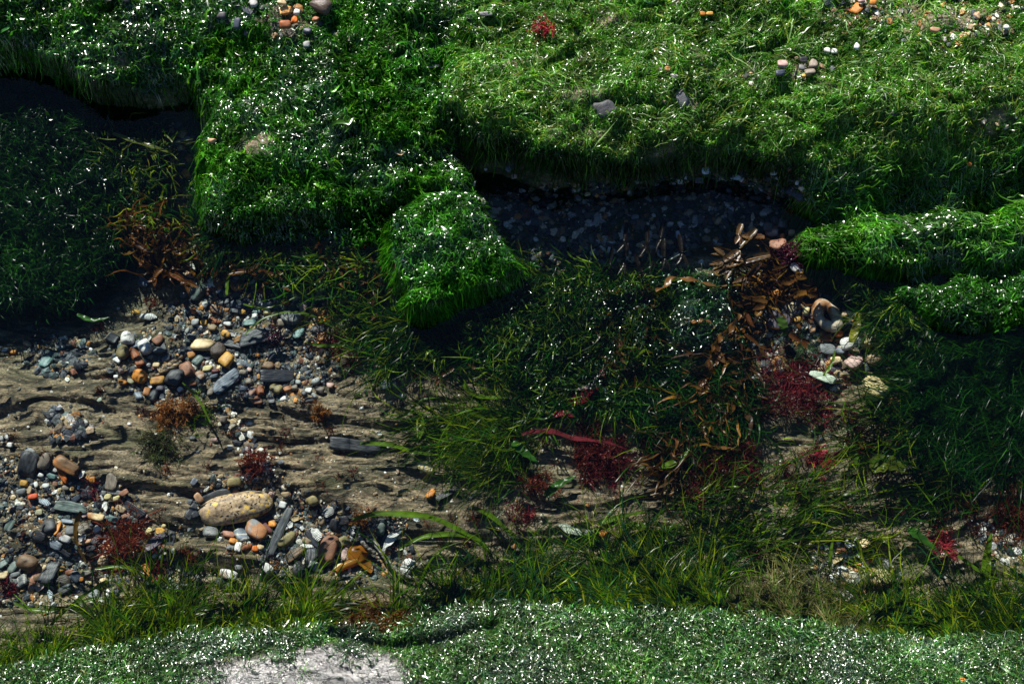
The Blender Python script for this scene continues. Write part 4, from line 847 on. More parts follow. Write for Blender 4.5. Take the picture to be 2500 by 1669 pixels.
THINGS = []                 # (object, D-u, D-v, adjective phrase, own label, landmark phrase)
def reg(o, u, v, desc, lm=None, label=None): THINGS.append([o, u, v, desc, lm, label])
def stone(c, x, y, L, B, ang, sh, col, m, lm):
    u, v = toD(c, x, y); p = TP(u, v)[0]; Lm, Bm = mm(c, L), mm(c, B)
    sub = 4 if Lm > 0.022 else 3
    V, F = ico(sub); rng = RNG
    if sh == 'r': r = soft_poly(V, 9, 5.0, rng); thick = 0.66
    elif sh == 'a': r = soft_poly(V, 9, 13.0, rng); thick = 0.60
    else: r = soft_poly(V * [1, 1, 1], 7, 20.0, rng); thick = 0.30
    if m == 'granite': thick = 0.8; r = 1.0 + 0.10 * fbm(V[:, 0] * 1.5 + 2, V[:, 1] * 1.3 + V[:, 2], 7, 2)
    pw = {'r': 2.7, 'a': 2.8, 's': 3.6}[sh] if m != 'granite' else 2.5
    r = r ** (0.75 if sh != 'r' else 0.9) * (np.abs(V) ** pw).sum(1) ** (-0.8 / pw)
    ns = rng.random(3) * 50
    nz = fbm(V[:, 0] * 2.2 + ns[0] + V[:, 2], V[:, 1] * 2.2 + ns[1], 3, 3) + fbm(V[:, 1] * 2.2 + ns[2] + 7, V[:, 2] * 2.2, 5, 3)
    r = r * (1 + (0.05 if sh == 'r' else 0.07) * nz * (2.4 if m == 'rough' else 1))
    if m == 'rough': r = r * (1 + 0.10 * fbm(V[:, 0] * 8 + V[:, 2] * 6, V[:, 1] * 8, 9, 3))
    Vv = V * r[:, None] * np.array([Lm / 2, Bm / 2, Bm * thick / 2])
    me = np_mesh('stone', Vv, F, sh != 's' or True, None, [SM[m]])
    if sh in 'as':                                   # crisp facets, soft inside each
        me.polygons.foreach_set('use_smooth', np.full(len(F), True))
    nm = {'r': 'pebble', 'a': 'stone', 's': 'slate_chip'}[sh]
    if Lm > 0.05: nm = {'r': 'cobble', 'a': 'stone', 's': 'slate_slab'}[sh]
    me.name = nm
    o = bpy.data.objects.new(nm, me); COL.objects.link(o)
    s = 0.012
    gx = (HT(p[0] + s, p[1]) - HT(p[0] - s, p[1])) / (2 * s); gy = (HT(p[0], p[1] + s) - HT(p[0], p[1] - s)) / (2 * s)
    gx, gy = np.clip(gx, -.3, .3), np.clip(gy, -.3, .3)
    zg = max(HT(p[0], p[1]), (HT(p[0] + s, p[1]) + HT(p[0] - s, p[1]) + HT(p[0], p[1] + s) + HT(p[0], p[1] - s)) / 4)
    lift = 0.0010 + (0.004 if v < 480 else 0) + (0.002 if lm else 0) + (0.005 if c == 'E' else 0) - (0.010 if m == 'rough' and v < 300 else 0) + rng.random() * 0.0015
    o.location = (p[0], p[1], zg + Bm * thick * 0.5 * 0.50 + lift)
    from mathutils import Euler
    q = Euler((math.atan(gy) + rng.normal(0, .08), -math.atan(gx) + rng.normal(0, .08), 0)).to_quaternion() @ Euler((0, 0, R(ang))).to_quaternion()
    o.rotation_euler = q.to_euler()
    k = math.exp(rng.normal(0, 0.08)); k *= (.7 if c == 'L3' and y > 1100 or c == 'L2' and y > 1100 else 1); o.color = (*[min(.8, ch * k) for ch in CO[col]], 1)  # gully stones coloured darker to deepen the ledge's shade
    o['category'] = {'pebble': 'pebble', 'stone': 'stone', 'slate_chip': 'slate', 'slate_slab': 'slate', 'cobble': 'cobble'}[nm]
    size = 'tiny' if Lm < 0.006 else 'small' if Lm < 0.011 else 'large' if Lm > 0.028 else ''
    shape = {'r': 'rounded pebble', 'a': 'angular stone', 's': 'flat slate chip'}[sh] if Lm < 0.05 else {'r': 'cobble', 'a': 'stone', 's': 'slate slab'}[sh]
    extra = {'pitted': 'speckled ', 'veined': 'veined ', 'stained': 'rust stained ', 'rough': 'rough '}.get(m, '')
    reg(o, u, v, ' '.join((size + ' ' + extra + col + ' ' + shape).split()), lm[1:] if lm else None)
    return o
for e in ST: stone(*e)

# ---- shells
def shell_bowl(c, x, y, L, B, ang, col, label, conc=1, name='shell', cat='shell', jag=0.15, ribs=0):
    u, v = toD(c, x, y); p = TP(u, v)[0]; Lm, Bm = mm(c, L), mm(c, B)
    nr, na = 9, 36; V = []
    for k in range(nr):
        t = k / (nr - 1)
        for j in range(na):
            a = 2 * math.pi * j / na
            e = 1 + jag * (0.6 * math.sin(2 * a + L) * t + 0.5 * math.sin(5 * a + x) * t * t)
            z = (t * t - 0.4) * 0.42 * Bm * 0.5 * (1 if conc else -1)
            z += 0.02 * Bm * math.sin(t * 22) + ribs * 0.03 * Bm * math.sin(12 * a) * t
            V.append((Lm / 2 * t * e * math.cos(a), Bm / 2 * t * e * math.sin(a), z))
    V = np.array(V); idx = np.arange(nr * na).reshape(nr, na); nx_ = np.roll(idx, -1, 1)
    F = np.stack([idx[:-1], nx_[:-1], nx_[1:], idx[1:]], -1).reshape(-1, 4)
    Vb = V - [0, 0, 0.0007]; n = len(V)
    rim = np.stack([idx[-1], nx_[-1], nx_[-1] + n, idx[-1] + n], -1)
    F = np.concatenate([F[:, ::1], F[:, ::-1] + n, rim])
    me = np_mesh(name, np.concatenate([V, Vb]), F, True, None, [SM['shell']])
    o = link(name, me, loc=(p[0], p[1], p[2] + Bm * 0.12 + 0.0035), label=label, category=cat)
    o.rotation_euler = (RNG.normal(0, .2), RNG.normal(0, .2), R(ang)); o.color = (*CO[col], 1)
    return o
SH = [
('D',335,750,120,55,-5,'white','white and pink broken shell on the rock left of the pebble hollow'),
('D',1445,690,75,50,60,'pinkish','pinkish pointed shell bit between the veined grey cobble and the weed'),
('A',1280,140,90,50,-20,'white','white shell fragment just above the dark slate triangle'),
('A',1310,560,68,66,0,'pinkish','pale ring shaped shell on the right end of the long blue grey flat stone'),
('A',520,615,80,32,-50,'white','thin white shell sliver under the orange angular stone'),
('A',515,185,52,36,60,'white','small curved white shell above the milky quartz pebble'),
('B',1165,565,120,95,-60,'white','broken white shell with tan middle above the egg shaped pebble'),
('B',895,505,48,42,0,'white','small white shell right of the long charcoal slate bar'),
('B',940,480,62,42,60,'white','folded white shell touching the upper right of the long charcoal slate bar'),
('B',1090,662,112,36,-5,'white','white crescent shell left of the reddish brown egg shaped pebble'),
('B',985,420,76,60,0,'cream','cream shell right of the top of the long charcoal slate bar'),
('B',1280,360,110,90,70,'pale grey','translucent grey shell piece in the gravel above the egg shaped pebble'),
('B',1840,590,255,72,58,'white','long white and pink shell blade beside the forked twig'),
('B',2050,435,62,28,-20,'pale blue','small pale blue shell under the long arching green blade'),
('B',1510,498,62,22,0,'pale blue','blue mussel shell bit at the top end of the forked twig'),
('C',790,315,85,42,70,'white','white curved shell right of the curved bright orange stone'),
('C',1140,432,88,42,20,'cream','cream oval shell above the pair of pale yellow pebbles'),
('C',1020,620,120,45,-70,'white','ragged white shell pieces below the pair of pale yellow pebbles'),
('C',1425,865,95,75,60,'pale yellow','ribbed yellow limpet shell right of the big red weed tuft'),
('C',395,1380,100,80,20,'pinkish','brown and white shell right of the reddish brown upright stone'),
('C',495,1460,88,50,-70,'pale blue','white and blue shell near the bottom of the left gravel'),
('C',1700,1320,115,42,-40,'cream','long cream shell behind the tall green weed clump'),
('C',440,575,130,55,-20,'pale blue','pearly blue grey shell below the vermilion pebble'),
('C',800,925,80,50,40,'white','broken white shell above the peach pebble in the left gravel'),
('F',630,180,62,50,50,'cream','cream shell beside the thin brown stick'),
('F',590,820,105,45,-45,'white','white shell with brown edge in the small gravel pocket'),
('L8',1575,505,152,82,-20,'pale green','large pale oval shell plate lying in the middle of the rock floor'),
('L9',1120,778,72,42,10,'white','white shell in the grit left of the big yellow stone'),
('L9',1090,705,90,42,40,'cream','cream shell above the grit beside the big yellow stone'),
('L9',2060,545,90,60,80,'white','white broken shell at the lower right edge of the pool'),
('L5',435,1155,50,34,0,'white','small bright white shell on the pale rock above the long weed threads'),
('L5',280,1410,50,30,-5,'white','small oval white shell above the wide dark slate'),
('L2',640,458,90,32,15,'pale grey','pale grey shell half hidden in the upper weed'),
('L2',415,1040,72,42,-20,'cream','cream shell lying on the weed of the upper left ledge'),
]
for c, x, y, L, B, a, col, lb in SH: shell_bowl(c, x, y, L, B, a, col, lb, conc=RNG.random() < 0.5, ribs=1 if 'ribbed' in lb else 0)

def tube(pts, rad, sides=10, closed=False, cap=True):
    P = np.array(pts, float); n = len(P); T = np.gradient(P, axis=0); T /= np.linalg.norm(T, axis=1, keepdims=True)
    ref = np.array([0.13, 0.21, 0.97]); A = np.cross(T, ref); A /= np.linalg.norm(A, axis=1, keepdims=True) + 1e-9; B = np.cross(T, A)
    a = np.linspace(0, 2 * np.pi, sides, endpoint=False); rad = np.broadcast_to(rad, (n,))
    V = P[:, None] + rad[:, None, None] * (A[:, None] * np.cos(a)[None, :, None] + B[:, None] * np.sin(a)[None, :, None])
    idx = np.arange(n * sides).reshape(n, sides); nx_ = np.roll(idx, -1, 1)
    return V.reshape(-1, 3), np.stack([idx[:-1], nx_[:-1], nx_[1:], idx[1:]], -1).reshape(-1, 4)
def snail(c, x, y, D, col, label):
    u, v = toD(c, x, y); p = TP(u, v)[0]; r = mm(c, D) / 2
    t = np.linspace(0, 1, 90); a = t * 2 * np.pi * 3.0; g = np.exp(2.6 * (t - 1))
    rc = 0.58 * r * g; pts = np.stack([rc * np.cos(a), rc * np.sin(a), 0.75 * r * (1 - g)], 1)
    V, F = tube(pts, 0.44 * r * g + 1e-5, 12)
    me = np_mesh('snail_shell', V, F, True, None, [SM['shell']])
    o = link('snail_shell', me, loc=(p[0], p[1], p[2] + r * 0.5 + 0.002), label=label, category='shell'); o.rotation_euler = (R(25), R(-20), a[3]); o.color = (*CO[col], 1)
snail('A', 775, 117, 95, 'grey brown', 'grey brown winkle shell left of the cream cobble')
snail('D', 1820, 380, 66, 'grey', 'grey spiral winkle on the wet rock left of the jutting green rock')
snail('F', 255, 75, 82, 'grey', 'grey winkle shell in the dark weed edge at the left')
snail('B', 775, 205, 84, 'pinkish', 'brown and white top shell at the right end of the granite cobble')
snail('E', 1075, 775, 44, 'pinkish', 'tiny pink striped snail shell touching the ring shaped stone')
# ring shaped cream stone
u, v = toD('E', 1180, 800); p = TP(u, v)[0]; r = mm('E', 66); a = np.linspace(0, 2 * np.pi, 49)
pts = np.stack([r * 1.35 * np.cos(a), r * 0.85 * np.sin(a), 0 * a], 1)
rr = r * 0.62 * (1 + 0.16 * np.sin(2 * a + 1) + 0.10 * np.sin(5 * a))
V, F = tube(pts, rr, 20)
V = V * (1 + 0.05 * fbm(V[:, 0] * 260, V[:, 1] * 260, 2, 3))[:, None]
me = np_mesh('ring_shaped_stone', V, F, True, None, [SM['stained']])
o = link('ring_shaped_stone', me, loc=(p[0], p[1], p[2] + r * 0.55 + .006), label='cream ring shaped stone with a hole, among the right hand stones', category='stone')
o.rotation_euler = (0, 0, R(-62)); o.color = (.52, .44, .32, 1)

# ---- limpet crusted dome on the upper left ledge
def dome():
    u, v = toD('L1', 1640, 1010); p = TP(u, v)[0]; r = mm('L1', 150)
    nr, na = 40, 72; t = np.linspace(0, 1, nr)[:, None]; a = np.linspace(0, 2 * np.pi, na, endpoint=False)[None]
    rr = r * t * (1 + 0.10 * fbm(np.cos(a) * 2 + 5, np.sin(a) * 2, 3, 3)); z = r * 0.62 * np.sqrt(np.clip(1 - t ** 2, 0, 1)) + 0.0011 * np.sin(t * 60 + 0.8 * np.sin(3 * a)) + 0.0012 * fbm(np.cos(a) * t * 9, np.sin(a) * t * 9, 7, 3)
    V = np.stack([rr * np.cos(a), rr * np.sin(a), z + 0 * a], -1).reshape(-1, 3); idx = np.arange(nr * na).reshape(nr, na); nx_ = np.roll(idx, -1, 1)
    F = np.stack([idx[:-1], idx[1:], nx_[1:], nx_[:-1]], -1).reshape(-1, 4)
    me = np_mesh('domed_rock', V, F, True, None, [SM['rough']])
    o = link('domed_rock', me, loc=(p[0], p[1], p[2] - 0.012), label='dark green domed rock with fine ridges on the upper left ledge', category='rock'); o.color = (.018, .04, .016, 1)
dome()

# ---- sticks
def smooth_path(P, n):
    P = np.array(P, float); m = len(P); out = []
    for q in np.linspace(0, m - 1 - 1e-9, n):
        i = int(q); t = q - i; p0 = P[max(i - 1, 0)]; p1 = P[i]; p2 = P[min(i + 1, m - 1)]; p3 = P[min(i + 2, m - 1)]
        out.append(0.5 * ((2 * p1) + (-p0 + p2) * t + (2 * p0 - 5 * p1 + 4 * p2 - p3) * t * t + (-p0 + 3 * p1 - 3 * p2 + p3) * t ** 3))
    return np.array(out)
def place(c, pts, off, n, zmode='ground'):
    D = np.array([toD(c, *q) for q in pts]); D = smooth_path(D, n)
    if zmode == 'ground':
        P = TP(D[:, 0], D[:, 1]); P[:, 2] += off
        k = np.ones(5) / 5; z = np.convolve(np.pad(P[:, 2], 2, 'edge'), k, 'valid'); P[:, 2] = np.maximum(z, P[:, 2] - off * 0.5)
        return P
    P = PZ(D[:, 0], D[:, 1], W - off); g = HT(P[:, 0], P[:, 1]) + 0.0015; P[:, 2] = np.maximum(P[:, 2], g); return P
def stick(name, cat, label, c, paths, r0, r1, col, off=0.003, m='wood', zmode='ground', knob=0.2):
    Vs, Fs, n0 = [], [], 0
    for pts in paths:
        P = place(c, pts, off, 30, zmode); rad = np.linspace(r0, r1, 30) * (1 + knob * np.sin(np.arange(30) * 1.7) * RNG.random(30))
        rad[0] *= .5; rad[-1] *= .5
        V, F = tube(P, rad, 8); Vs.append(V); Fs.append(F + n0); n0 += len(V)
    me = np_mesh(name, np.concatenate(Vs), np.concatenate(Fs), True, None, [SM[m]])
    o = link(name, me, label=label, category=cat); o.color = (*col, 1); return o
stick('stick', 'stick', 'thin brown stick on the rock at the left edge', 'F', [[(495, 155), (600, 145), (715, 138)]], .0014, .0010, (.20, .13, .08))
stick('stick', 'stick', 'straight orange brown stick above the pale rock near the crimson weed', 'E', [[(600, 1390), (670, 1355), (740, 1318)]], .0016, .0010, (.42, .20, .09), 0.008)
stick('stalk', 'stalk', 'pale curved straw coloured stalk near the lower right edge', 'L9', [[(1930, 185), (1990, 125), (2060, 85), (2160, 66)]], .0012, .0008, (.40, .32, .16), 0.006)
stick('stalk', 'stalk', 'short yellow stalk hooked at the end below the maroon weed', 'G', [[(2145, 1035), (2170, 1070), (2205, 1112)]], .0010, .0007, (.50, .30, .10), 0.006)
stick('forked_twig', 'twig', 'grey white forked twig right of the egg shaped pebble', 'B',
      [[(1540, 508), (1555, 590), (1610, 680), (1700, 745)], [(1645, 560), (1690, 640), (1750, 745), (1840, 850), (1960, 935), (2080, 975)], [(1700, 500), (1660, 540), (1650, 600), (1695, 650)]], .0022, .0018, (.27, .25, .23), 0.010, knob=.5)
stick('driftwood', 'driftwood', 'striped brown driftwood splinter above the dark oval pebble', 'A',
      [[(600, 490), (700, 440), (830, 345)], [(610, 500), (720, 460), (820, 400)], [(650, 455), (720, 420), (790, 350)]], .0032, .0020, (.30, .20, .11), 0.004)

# ---- weed that stands alone
def weed_obj(name, label, cat, V, F, col, npt, material, group=None):
    me = np_mesh(name, V, F, True, {'col': np.repeat(np.asarray(col), npt, 0)}, [material]); return link(name, me, label=label, category=cat, group=group)
def tuft(c, x, y, rad, n, cols, label, ang=None, spread=180, w=0.0008, name='red_seaweed', up=0.010, curl=0.42, kids=5, material=None):
    u, v = toD(c, x, y); p = TP(u, v)[0]; Rm = mm(c, rad)
    a = RNG.uniform(-180, 180, n) if ang is None else RNG.normal(ang, spread, n)
    root = np.tile(p[:2], (n, 1)) + RNG.normal(0, Rm * 0.38, (n, 2)); Lk = Rm * RNG.uniform(0.25, 0.85, n)
    lay = RNG.random(n)[:, None]; S = 8
    P = walk(root, np.radians(a), Lk, S, curl, 0, 'lie', 0.001); t = np.linspace(0, 1, S)[None]
    P[:, :, 2] = HT(P[:, :, 0], P[:, :, 1]) + 0.001 + up * lay * np.sin(t * 1.9)
    allP = [P]; allW = [np.full(n, w * 1.6)]
    m = n * kids; k = RNG.integers(0, n, m); j = RNG.integers(2, S, m); st = P[k, j]
    d = P[k, np.minimum(j, S - 1)] - P[k, j - 1]; a2 = np.arctan2(d[:, 1], d[:, 0]) + RNG.normal(0, 0.7, m)
    Q = np.zeros((m, S, 3)); Q[:, 0] = st; L2 = Rm * RNG.uniform(.15, .45, m) / (S - 1)
    dz = RNG.normal(0.05, .35, m)
    for i in range(1, S):
        a2 = a2 + RNG.normal(0, curl, m); Q[:, i, 0] = Q[:, i - 1, 0] + np.cos(a2) * L2; Q[:, i, 1] = Q[:, i - 1, 1] + np.sin(a2) * L2
        Q[:, i, 2] = np.maximum(Q[:, i - 1, 2] + dz * L2, HT(Q[:, i, 0], Q[:, i, 1]) + .0006)
    allP.append(Q); allW.append(np.full(m, w))
    P = np.concatenate(allP); ww = 0.8 * np.concatenate(allW) * np.exp(RNG.normal(0, .2, n + m))
    V, F = ribbons(P, ww, RNG.normal(0, 1.2, n + m), RNG.normal(0, .5, n + m))
    return weed_obj(name, label, 'seaweed', V, F, pal(n + m, cols, .3), S * 2, material or M_SUB)
CRIM = [(.12, .014, .018), (.19, .03, .035), (.08, .009, .014)]; MARO = [(.11, .012, .018), (.18, .02, .028), (.07, .01, .015)]
BRRE = [(.13, .025, .015), (.20, .045, .02), (.08, .015, .01)]; PINK = [(.30, .03, .045), (.42, .07, .08), (.20, .015, .03)]; PURP = [(.05, .012, .025), (.09, .02, .04), (.03, .008, .015)]
RUSTY = [(.26, .11, .03), (.34, .16, .05), (.18, .07, .02)]
TU = [
('C',1190,930,270,150,BRRE,'large reddish brown weed tuft on the left gravel above the tall green weed',None,180,.0009),
('C',1480,1190,110,50,MARO,'dark red weed tuft hanging under the rock rib left of the tall green weed',-30,60,.0008),
('C',850,440,120,22,MARO,'thin spidery dark red weed in the left gravel',-60,60,.0006),
('C',100,1390,95,50,MARO,'small dark red weed tuft in the lower left gravel near the edge',None,180,.0007),
('C',1830,1130,90,30,BRRE,'small red weed sprig on the rock rib right of the purple slate',90,50,.0007),
('D',1940,460,130,100,CRIM,'crimson weed tuft on the wet rock left of the jutting green rock',-100,70,.0008),
('D',910,115,60,40,PINK,'small crimson weed tuft under the upper left ledge',None,180,.0008),
('D',1670,915,120,80,BRRE,'flat reddish weed spread right of the upper pebble hollow',None,180,.0007),
('D',1235,870,80,60,PURP,'dark purple weed clump right of the dark slate triangle',-90,50,.0009),
('D',560,130,120,60,BRRE,'red brown weed patch above the brown fronds',None,180,.0007),
('D',370,650,80,30,BRRE,'small red weed spot on the rock above the white pitted stone',None,180,.0006),
('E',850,425,125,170,PURP,'shiny purple black weed cushion beside the forked brown wrack',None,180,.0010),
('E',950,1170,330,190,CRIM,'big crimson feathery weed spreading over the pale rock on the right',-90,48,.0007),
('E',780,1400,110,70,CRIM,'crimson weed cloud at the left end of the pale rock',None,180,.0006),
('E',1120,1440,120,70,CRIM,'crimson weed cloud on the pale rock under the big feathery weed',None,180,.0006),
('G',1130,900,220,170,MARO,'dark maroon weed clump below the long red strap',-100,80,.0007),
('G',300,785,55,70,PINK,'small bright red weed ball left of the long red strap',None,180,.0009),
('G',1010,520,140,80,[(.45,.13,.06),(.5,.2,.1),(.36,.08,.05)],'salmon orange weed tuft below the crimson sheet',-70,70,.0007),
('G',2070,830,260,120,MARO,'dark maroon branching weed trailing down right of centre',-85,35,.0008),
('G',2315,1045,62,70,PINK,'bright crimson weed bud near the maroon trailing weed',-70,60,.0009),
('G',1760,1075,95,50,CRIM,'crimson weed wisp on the rock right of the maroon clump',20,40,.0008),
('G',1790,1200,110,60,CRIM,'crimson weed wisp below the first wisp right of the maroon clump',40,60,.0008),
('G',1430,800,90,50,BRRE,'pinkish weed scrap at the right tip of the long red strap',10,60,.0007),
('L2',1390,195,85,55,PINK,'pink red weed sprig lying on the green upper ledge',None,180,.0008),
('L5',770,790,70,30,CRIM,'tiny red weed sprig in front of the dark shaded water',90,60,.0007),
('L5',100,930,60,50,BRRE,'reddish weed scrap on the rock below the jutting green rock',None,180,.0007),
('L6',2095,1280,100,90,PINK,'crimson weed cluster in the long dark weed at the right',None,180,.0009),
('L6',2130,1480,60,50,PINK,'crimson weed sprig below the cluster at the right',None,180,.0009),
('L6',285,1080,45,50,PINK,'tiny crimson weed ball below the wet mound',None,180,.0009),
('L9',980,35,95,70,PINK,'pink red weed patch above the horizontal green swathe',None,180,.0008),
('L9',1890,30,50,45,PINK,'crimson weed sprig on the dark weed patch near the right edge',None,180,.0008),
('L9',1800,600,100,70,PINK,'pinkish weed tuft on the rock above the lower right crack',None,180,.0007),
('L9',2290,430,170,140,BRRE,'red brown bushy weed at the lower right edge of the frame',None,180,.0008),
('L9',530,680,60,40,CRIM,'small red weed on the rock above the dark bottom fringe',None,180,.0007),
('L9',1160,370,36,30,PINK,'tiny pink weed dot in the horizontal green swathe',None,180,.0008),
('L9',2170,90,70,45,PINK,'small red sprig beside the pale curved stalk',None,180,.0007),
('L8',920,425,55,30,BRRE,'small red weed star under the long arching green blade',None,180,.0006),
('L8',1250,450,120,40,CRIM,'upright thin red weed above the middle of the bottom fringe',90,35,.0007),
('L8',1350,200,120,90,BRRE,'reddish brown weed patch on the shadowed rock below centre',None,180,.0007),
('F',1380,830,130,110,RUSTY,'upright rusty brown weed tuft below the dark oval pebble',90,40,.0009),
('F',1530,760,110,80,RUSTY,'second rusty brown weed tuft, right of the upright one',70,50,.0008),
('L4',2170,1280,75,60,RUSTY,'lone rusty brown weed tuft on the pale rock right of the pebble hollow',100,50,.0008),
('F',2100,1180,130,110,BRRE,'red brown weed clump at the rock corner above the granite cobble',None,180,.0008),
('L4',660,700,60,24,BRRE,'tiny red weed beside the small green sprig on the left rock',None,180,.0006),
('B',1560,440,110,60,RUSTY,'brown fuzzy weed at the top of the forked twig',None,180,.0006),
]
for c, x, y, r_, n, cols, lb, ang, sp, w in TU: tuft(c, x, y, r_, n, cols, lb, ang, sp, w, name='brown_seaweed' if cols is RUSTY else 'red_seaweed', material=M_WET if cols is PURP else None)
tuft('E', 960, 1030, 190, 130, [(.03,.08,.025),(.05,.11,.04),(.09,.14,.07)], 'feathery grey green weed above the big crimson weed', 20, 80, .0006, name='green_feather_weed', kids=5)
tuft('F', 1700, 830, 190, 22, OLIV, 'sparse green weed sprig right of the rusty brown tufts', 100, 25, .0008, name='green_weed_sprig', up=.02, kids=2)
tuft('F', 1320, 1040, 180, 150, [(.04,.07,.02),(.08,.10,.03),(.06,.05,.02)], 'mossy olive weed on the dark rock rib in the left half', None, 180, .0006, name='mossy_weed', up=.005)

def blade(c, pts, wpx, col, label, off=0.006, name='green_frond', cross=5, material=None, roll=0.15, zmode='water', taper=3.0, wavy=.10, cup=.12, n=36, sub=None):
    P = place(c, pts, off, n, zmode)[None]; w = np.array([mm(c, wpx)])
    V, F = ribbons(P, w, np.array([roll]), np.array([.1]), cross, taper=taper, cup=cup, wavy=wavy)
    return weed_obj(name, label, 'seaweed', V, F, [col], n * cross, material or M_SUB)
GB = (.075, .15, .008); GD = (.03, .10, .012); GP = (.20, .25, .10)
BL_ = [
('L8',[(100,440),(290,398),(600,420),(800,500),(960,600),(1050,720)],42,GB,'longest arching bright green blade left of the bottom middle'),
('L8',[(415,640),(600,550),(850,545),(980,600),(1060,720)],36,GB,'second arching green blade just below the longest one'),
('L8',[(900,355),(1010,400),(1120,490),(1210,580),(1240,700)],34,GB,'short arching green blade above the middle fringe'),
('L8',[(1400,280),(1480,210),(1600,148)],62,GD,'pointed green leaf on the shadowed rock below centre'),
('L8',[(1750,470),(1900,420),(2080,385)],36,GB,'narrow green blade pointing left, right of the pale shell plate'),
('L8',[(1930,480),(2030,485),(2110,470)],60,GB,'short broad green blade under the narrow one right of the shell plate'),
('L8',[(20,1100),(35,950),(90,850),(210,770)],22,GB,'thin green blade curving up over the sandy rock left of the fringe'),
('L9',[(2060,960),(2090,800),(2100,680),(2130,530)],64,GB,'broad green blade standing upright near the right edge'),
('L9',[(2230,1000),(2225,860),(2220,720)],34,(.12,.13,.03),'slim olive brown blade right of the broad upright blade'),
('L9',[(1310,90),(1430,60),(1590,130)],130,(.07,.10,.01),'wide rounded olive leaf lying above the right of the pool'),
('L9',[(200,560),(300,640),(400,720)],110,(.02,.07,.015),'large dark green leaf at the lower right of centre'),
('L9',[(1180,-20),(1210,30),(1225,90)],60,(.05,.10,.01),'small green leaf next to the wide rounded olive leaf'),
('L9',[(1570,500),(1650,560),(1760,650)],70,GD,'dark green leaf angled down at the lower right'),
('L9',[(1040,780),(1045,680),(1060,560)],26,GB,'single green blade crossing the shelly grit'),
('L9',[(580,630),(680,720),(790,780),(900,830)],32,(.10,.12,.03),'long olive blade leaning right over the fringe'),
('L9',[(1900,680),(2010,760),(2130,840)],30,GB,'green blade leaning down to the right in the corner'),
('L7',[(95,1000),(240,1050),(430,1040),(600,980),(760,975),(840,1060)],30,GB,'long green blade trailing left from the tall clump'),
('L7',[(340,1150),(480,1020),(640,900),(760,850),(860,960)],26,GB,'green blade bent like a bow left of the tall clump'),
('L7',[(640,770),(850,760),(1000,850),(1050,980)],26,GB,'green blade curving over the top of the tall clump'),
('L7',[(470,1060),(640,1075),(760,1090),(850,1150)],24,GB,'lowest green blade trailing left from the tall clump'),
('E',[(860,780),(890,850),(910,910)],80,(.06,.12,.02),'green leaf lying over the purple grey slate'),
('E',[(1475,900),(1490,780),(1500,680)],24,GB,'thin upright green blade right of the ring shaped stone'),
('E',[(1360,960),(1400,840),(1410,730)],60,(.16,.17,.02),'yellow green blade right of the ring shaped stone'),
('E',[(1170,1190),(1230,1100),(1250,1010)],26,GB,'thin green blade beside the cream tan pebble'),
('L4',[(1650,740),(1760,640),(1900,590),(2060,595),(2200,660),(2349,760)],20,GB,'wavy green weed strand crossing the upper right pebbles'),
('L4',[(1640,530),(1760,560),(1870,540),(2000,480)],18,GB,'upper wavy green weed strand above the pebbles'),
('L4',[(2349,800),(2200,810),(2060,790)],28,GB,'green strand pointing left at the right end of the pebble hollow'),
('L4',[(1230,1060),(1330,1160),(1400,1290),(1420,1340)],16,GB,'thin green strand running down below the dark oval pebble'),
('L4',[(520,600),(620,640),(740,620)],34,GD,'dark green leafy sprig on the rock at the left'),
('L4',[(1400,300),(1430,160),(1480,20)],90,(.03,.08,.02),'broad translucent dark green blade above the pebble hollow'),
('L4',[(1530,470),(1535,380),(1560,300)],26,GB,'short green blade below the broad dark one'),
('L1',[(760,900),(900,950),(1060,1000),(1140,1030)],40,(.13,.17,.03),'pale green blade crossing the sunlit gap'),
('L5',[(540,1450),(575,1350),(550,1250)],30,GB,'upright green blade rising from the centre weed fan'),
('L5',[(150,1470),(350,1480),(520,1530),(700,1548)],34,GB,'green blade lying on the wide dark slate'),
('L5',[(840,1060),(900,1130),(1000,1160),(1180,1160)],40,GB,'broad green blade above the centre weed fan'),
('L5',[(970,1500),(1040,1370),(1120,1270),(1180,1180)],56,GD,'broad dark green blade inside the centre weed fan'),
('L5',[(380,1310),(480,1260),(560,1180),(680,1160)],26,GB,'thin green blade on the left of the centre weed fan'),
('L5',[(1235,850),(1310,720),(1300,640)],22,(.16,.24,.03),'bright green strand in the dark middle tangle'),
('G',[(340,770),(430,850),(540,930)],80,GD,'dark green leaf beside the small bright red weed ball'),
('G',[(1170,450),(1300,450),(1480,460)],40,GD,'green blade over the yellow pebbles in the centre'),
('G',[(1560,970),(1680,930),(1790,830)],60,GB,'bright green leaf on the pale rock right of centre'),
('L5',[(1310,1235),(1400,1260),(1500,1285)],26,(.34,.36,.26),'bleached pale strand above the long red strap'),
('L6',[(1440,1030),(1560,1050),(1640,1090),(1720,1080)],24,(.22,.28,.16),'pale green strand over the large pale yellow stone'),
]
for c, pts, w, col, lb in BL_: blade(c, pts, w, col, lb, off=0.004 + 0.006 * RNG.random())
blade('G',[(415,707),(550,678),(680,686),(830,735),(1000,755),(1150,782),(1270,825)],50,(.11,.016,.02),'long dark red strap shaped weed in the centre of the pool',name='red_weed_strap',roll=.3)
blade('G',[(820,450),(930,400),(1000,330),(1060,230),(1110,130)],130,(.17,.012,.02),'crimson sheet of weed hanging from the dark tangle',name='red_weed_sheet',wavy=.22,taper=1.5)
blade('G',[(680,550),(760,530),(840,560)],60,(.20,.015,.025),'small crimson leaf left of the salmon orange tuft',name='red_weed_sheet')
blade('L5',[(1610,1105),(1700,1080),(1780,980),(1830,930)],26,(.34,.26,.26),'pale twisted strand on the crimson sheet',name='pale_weed_strand')

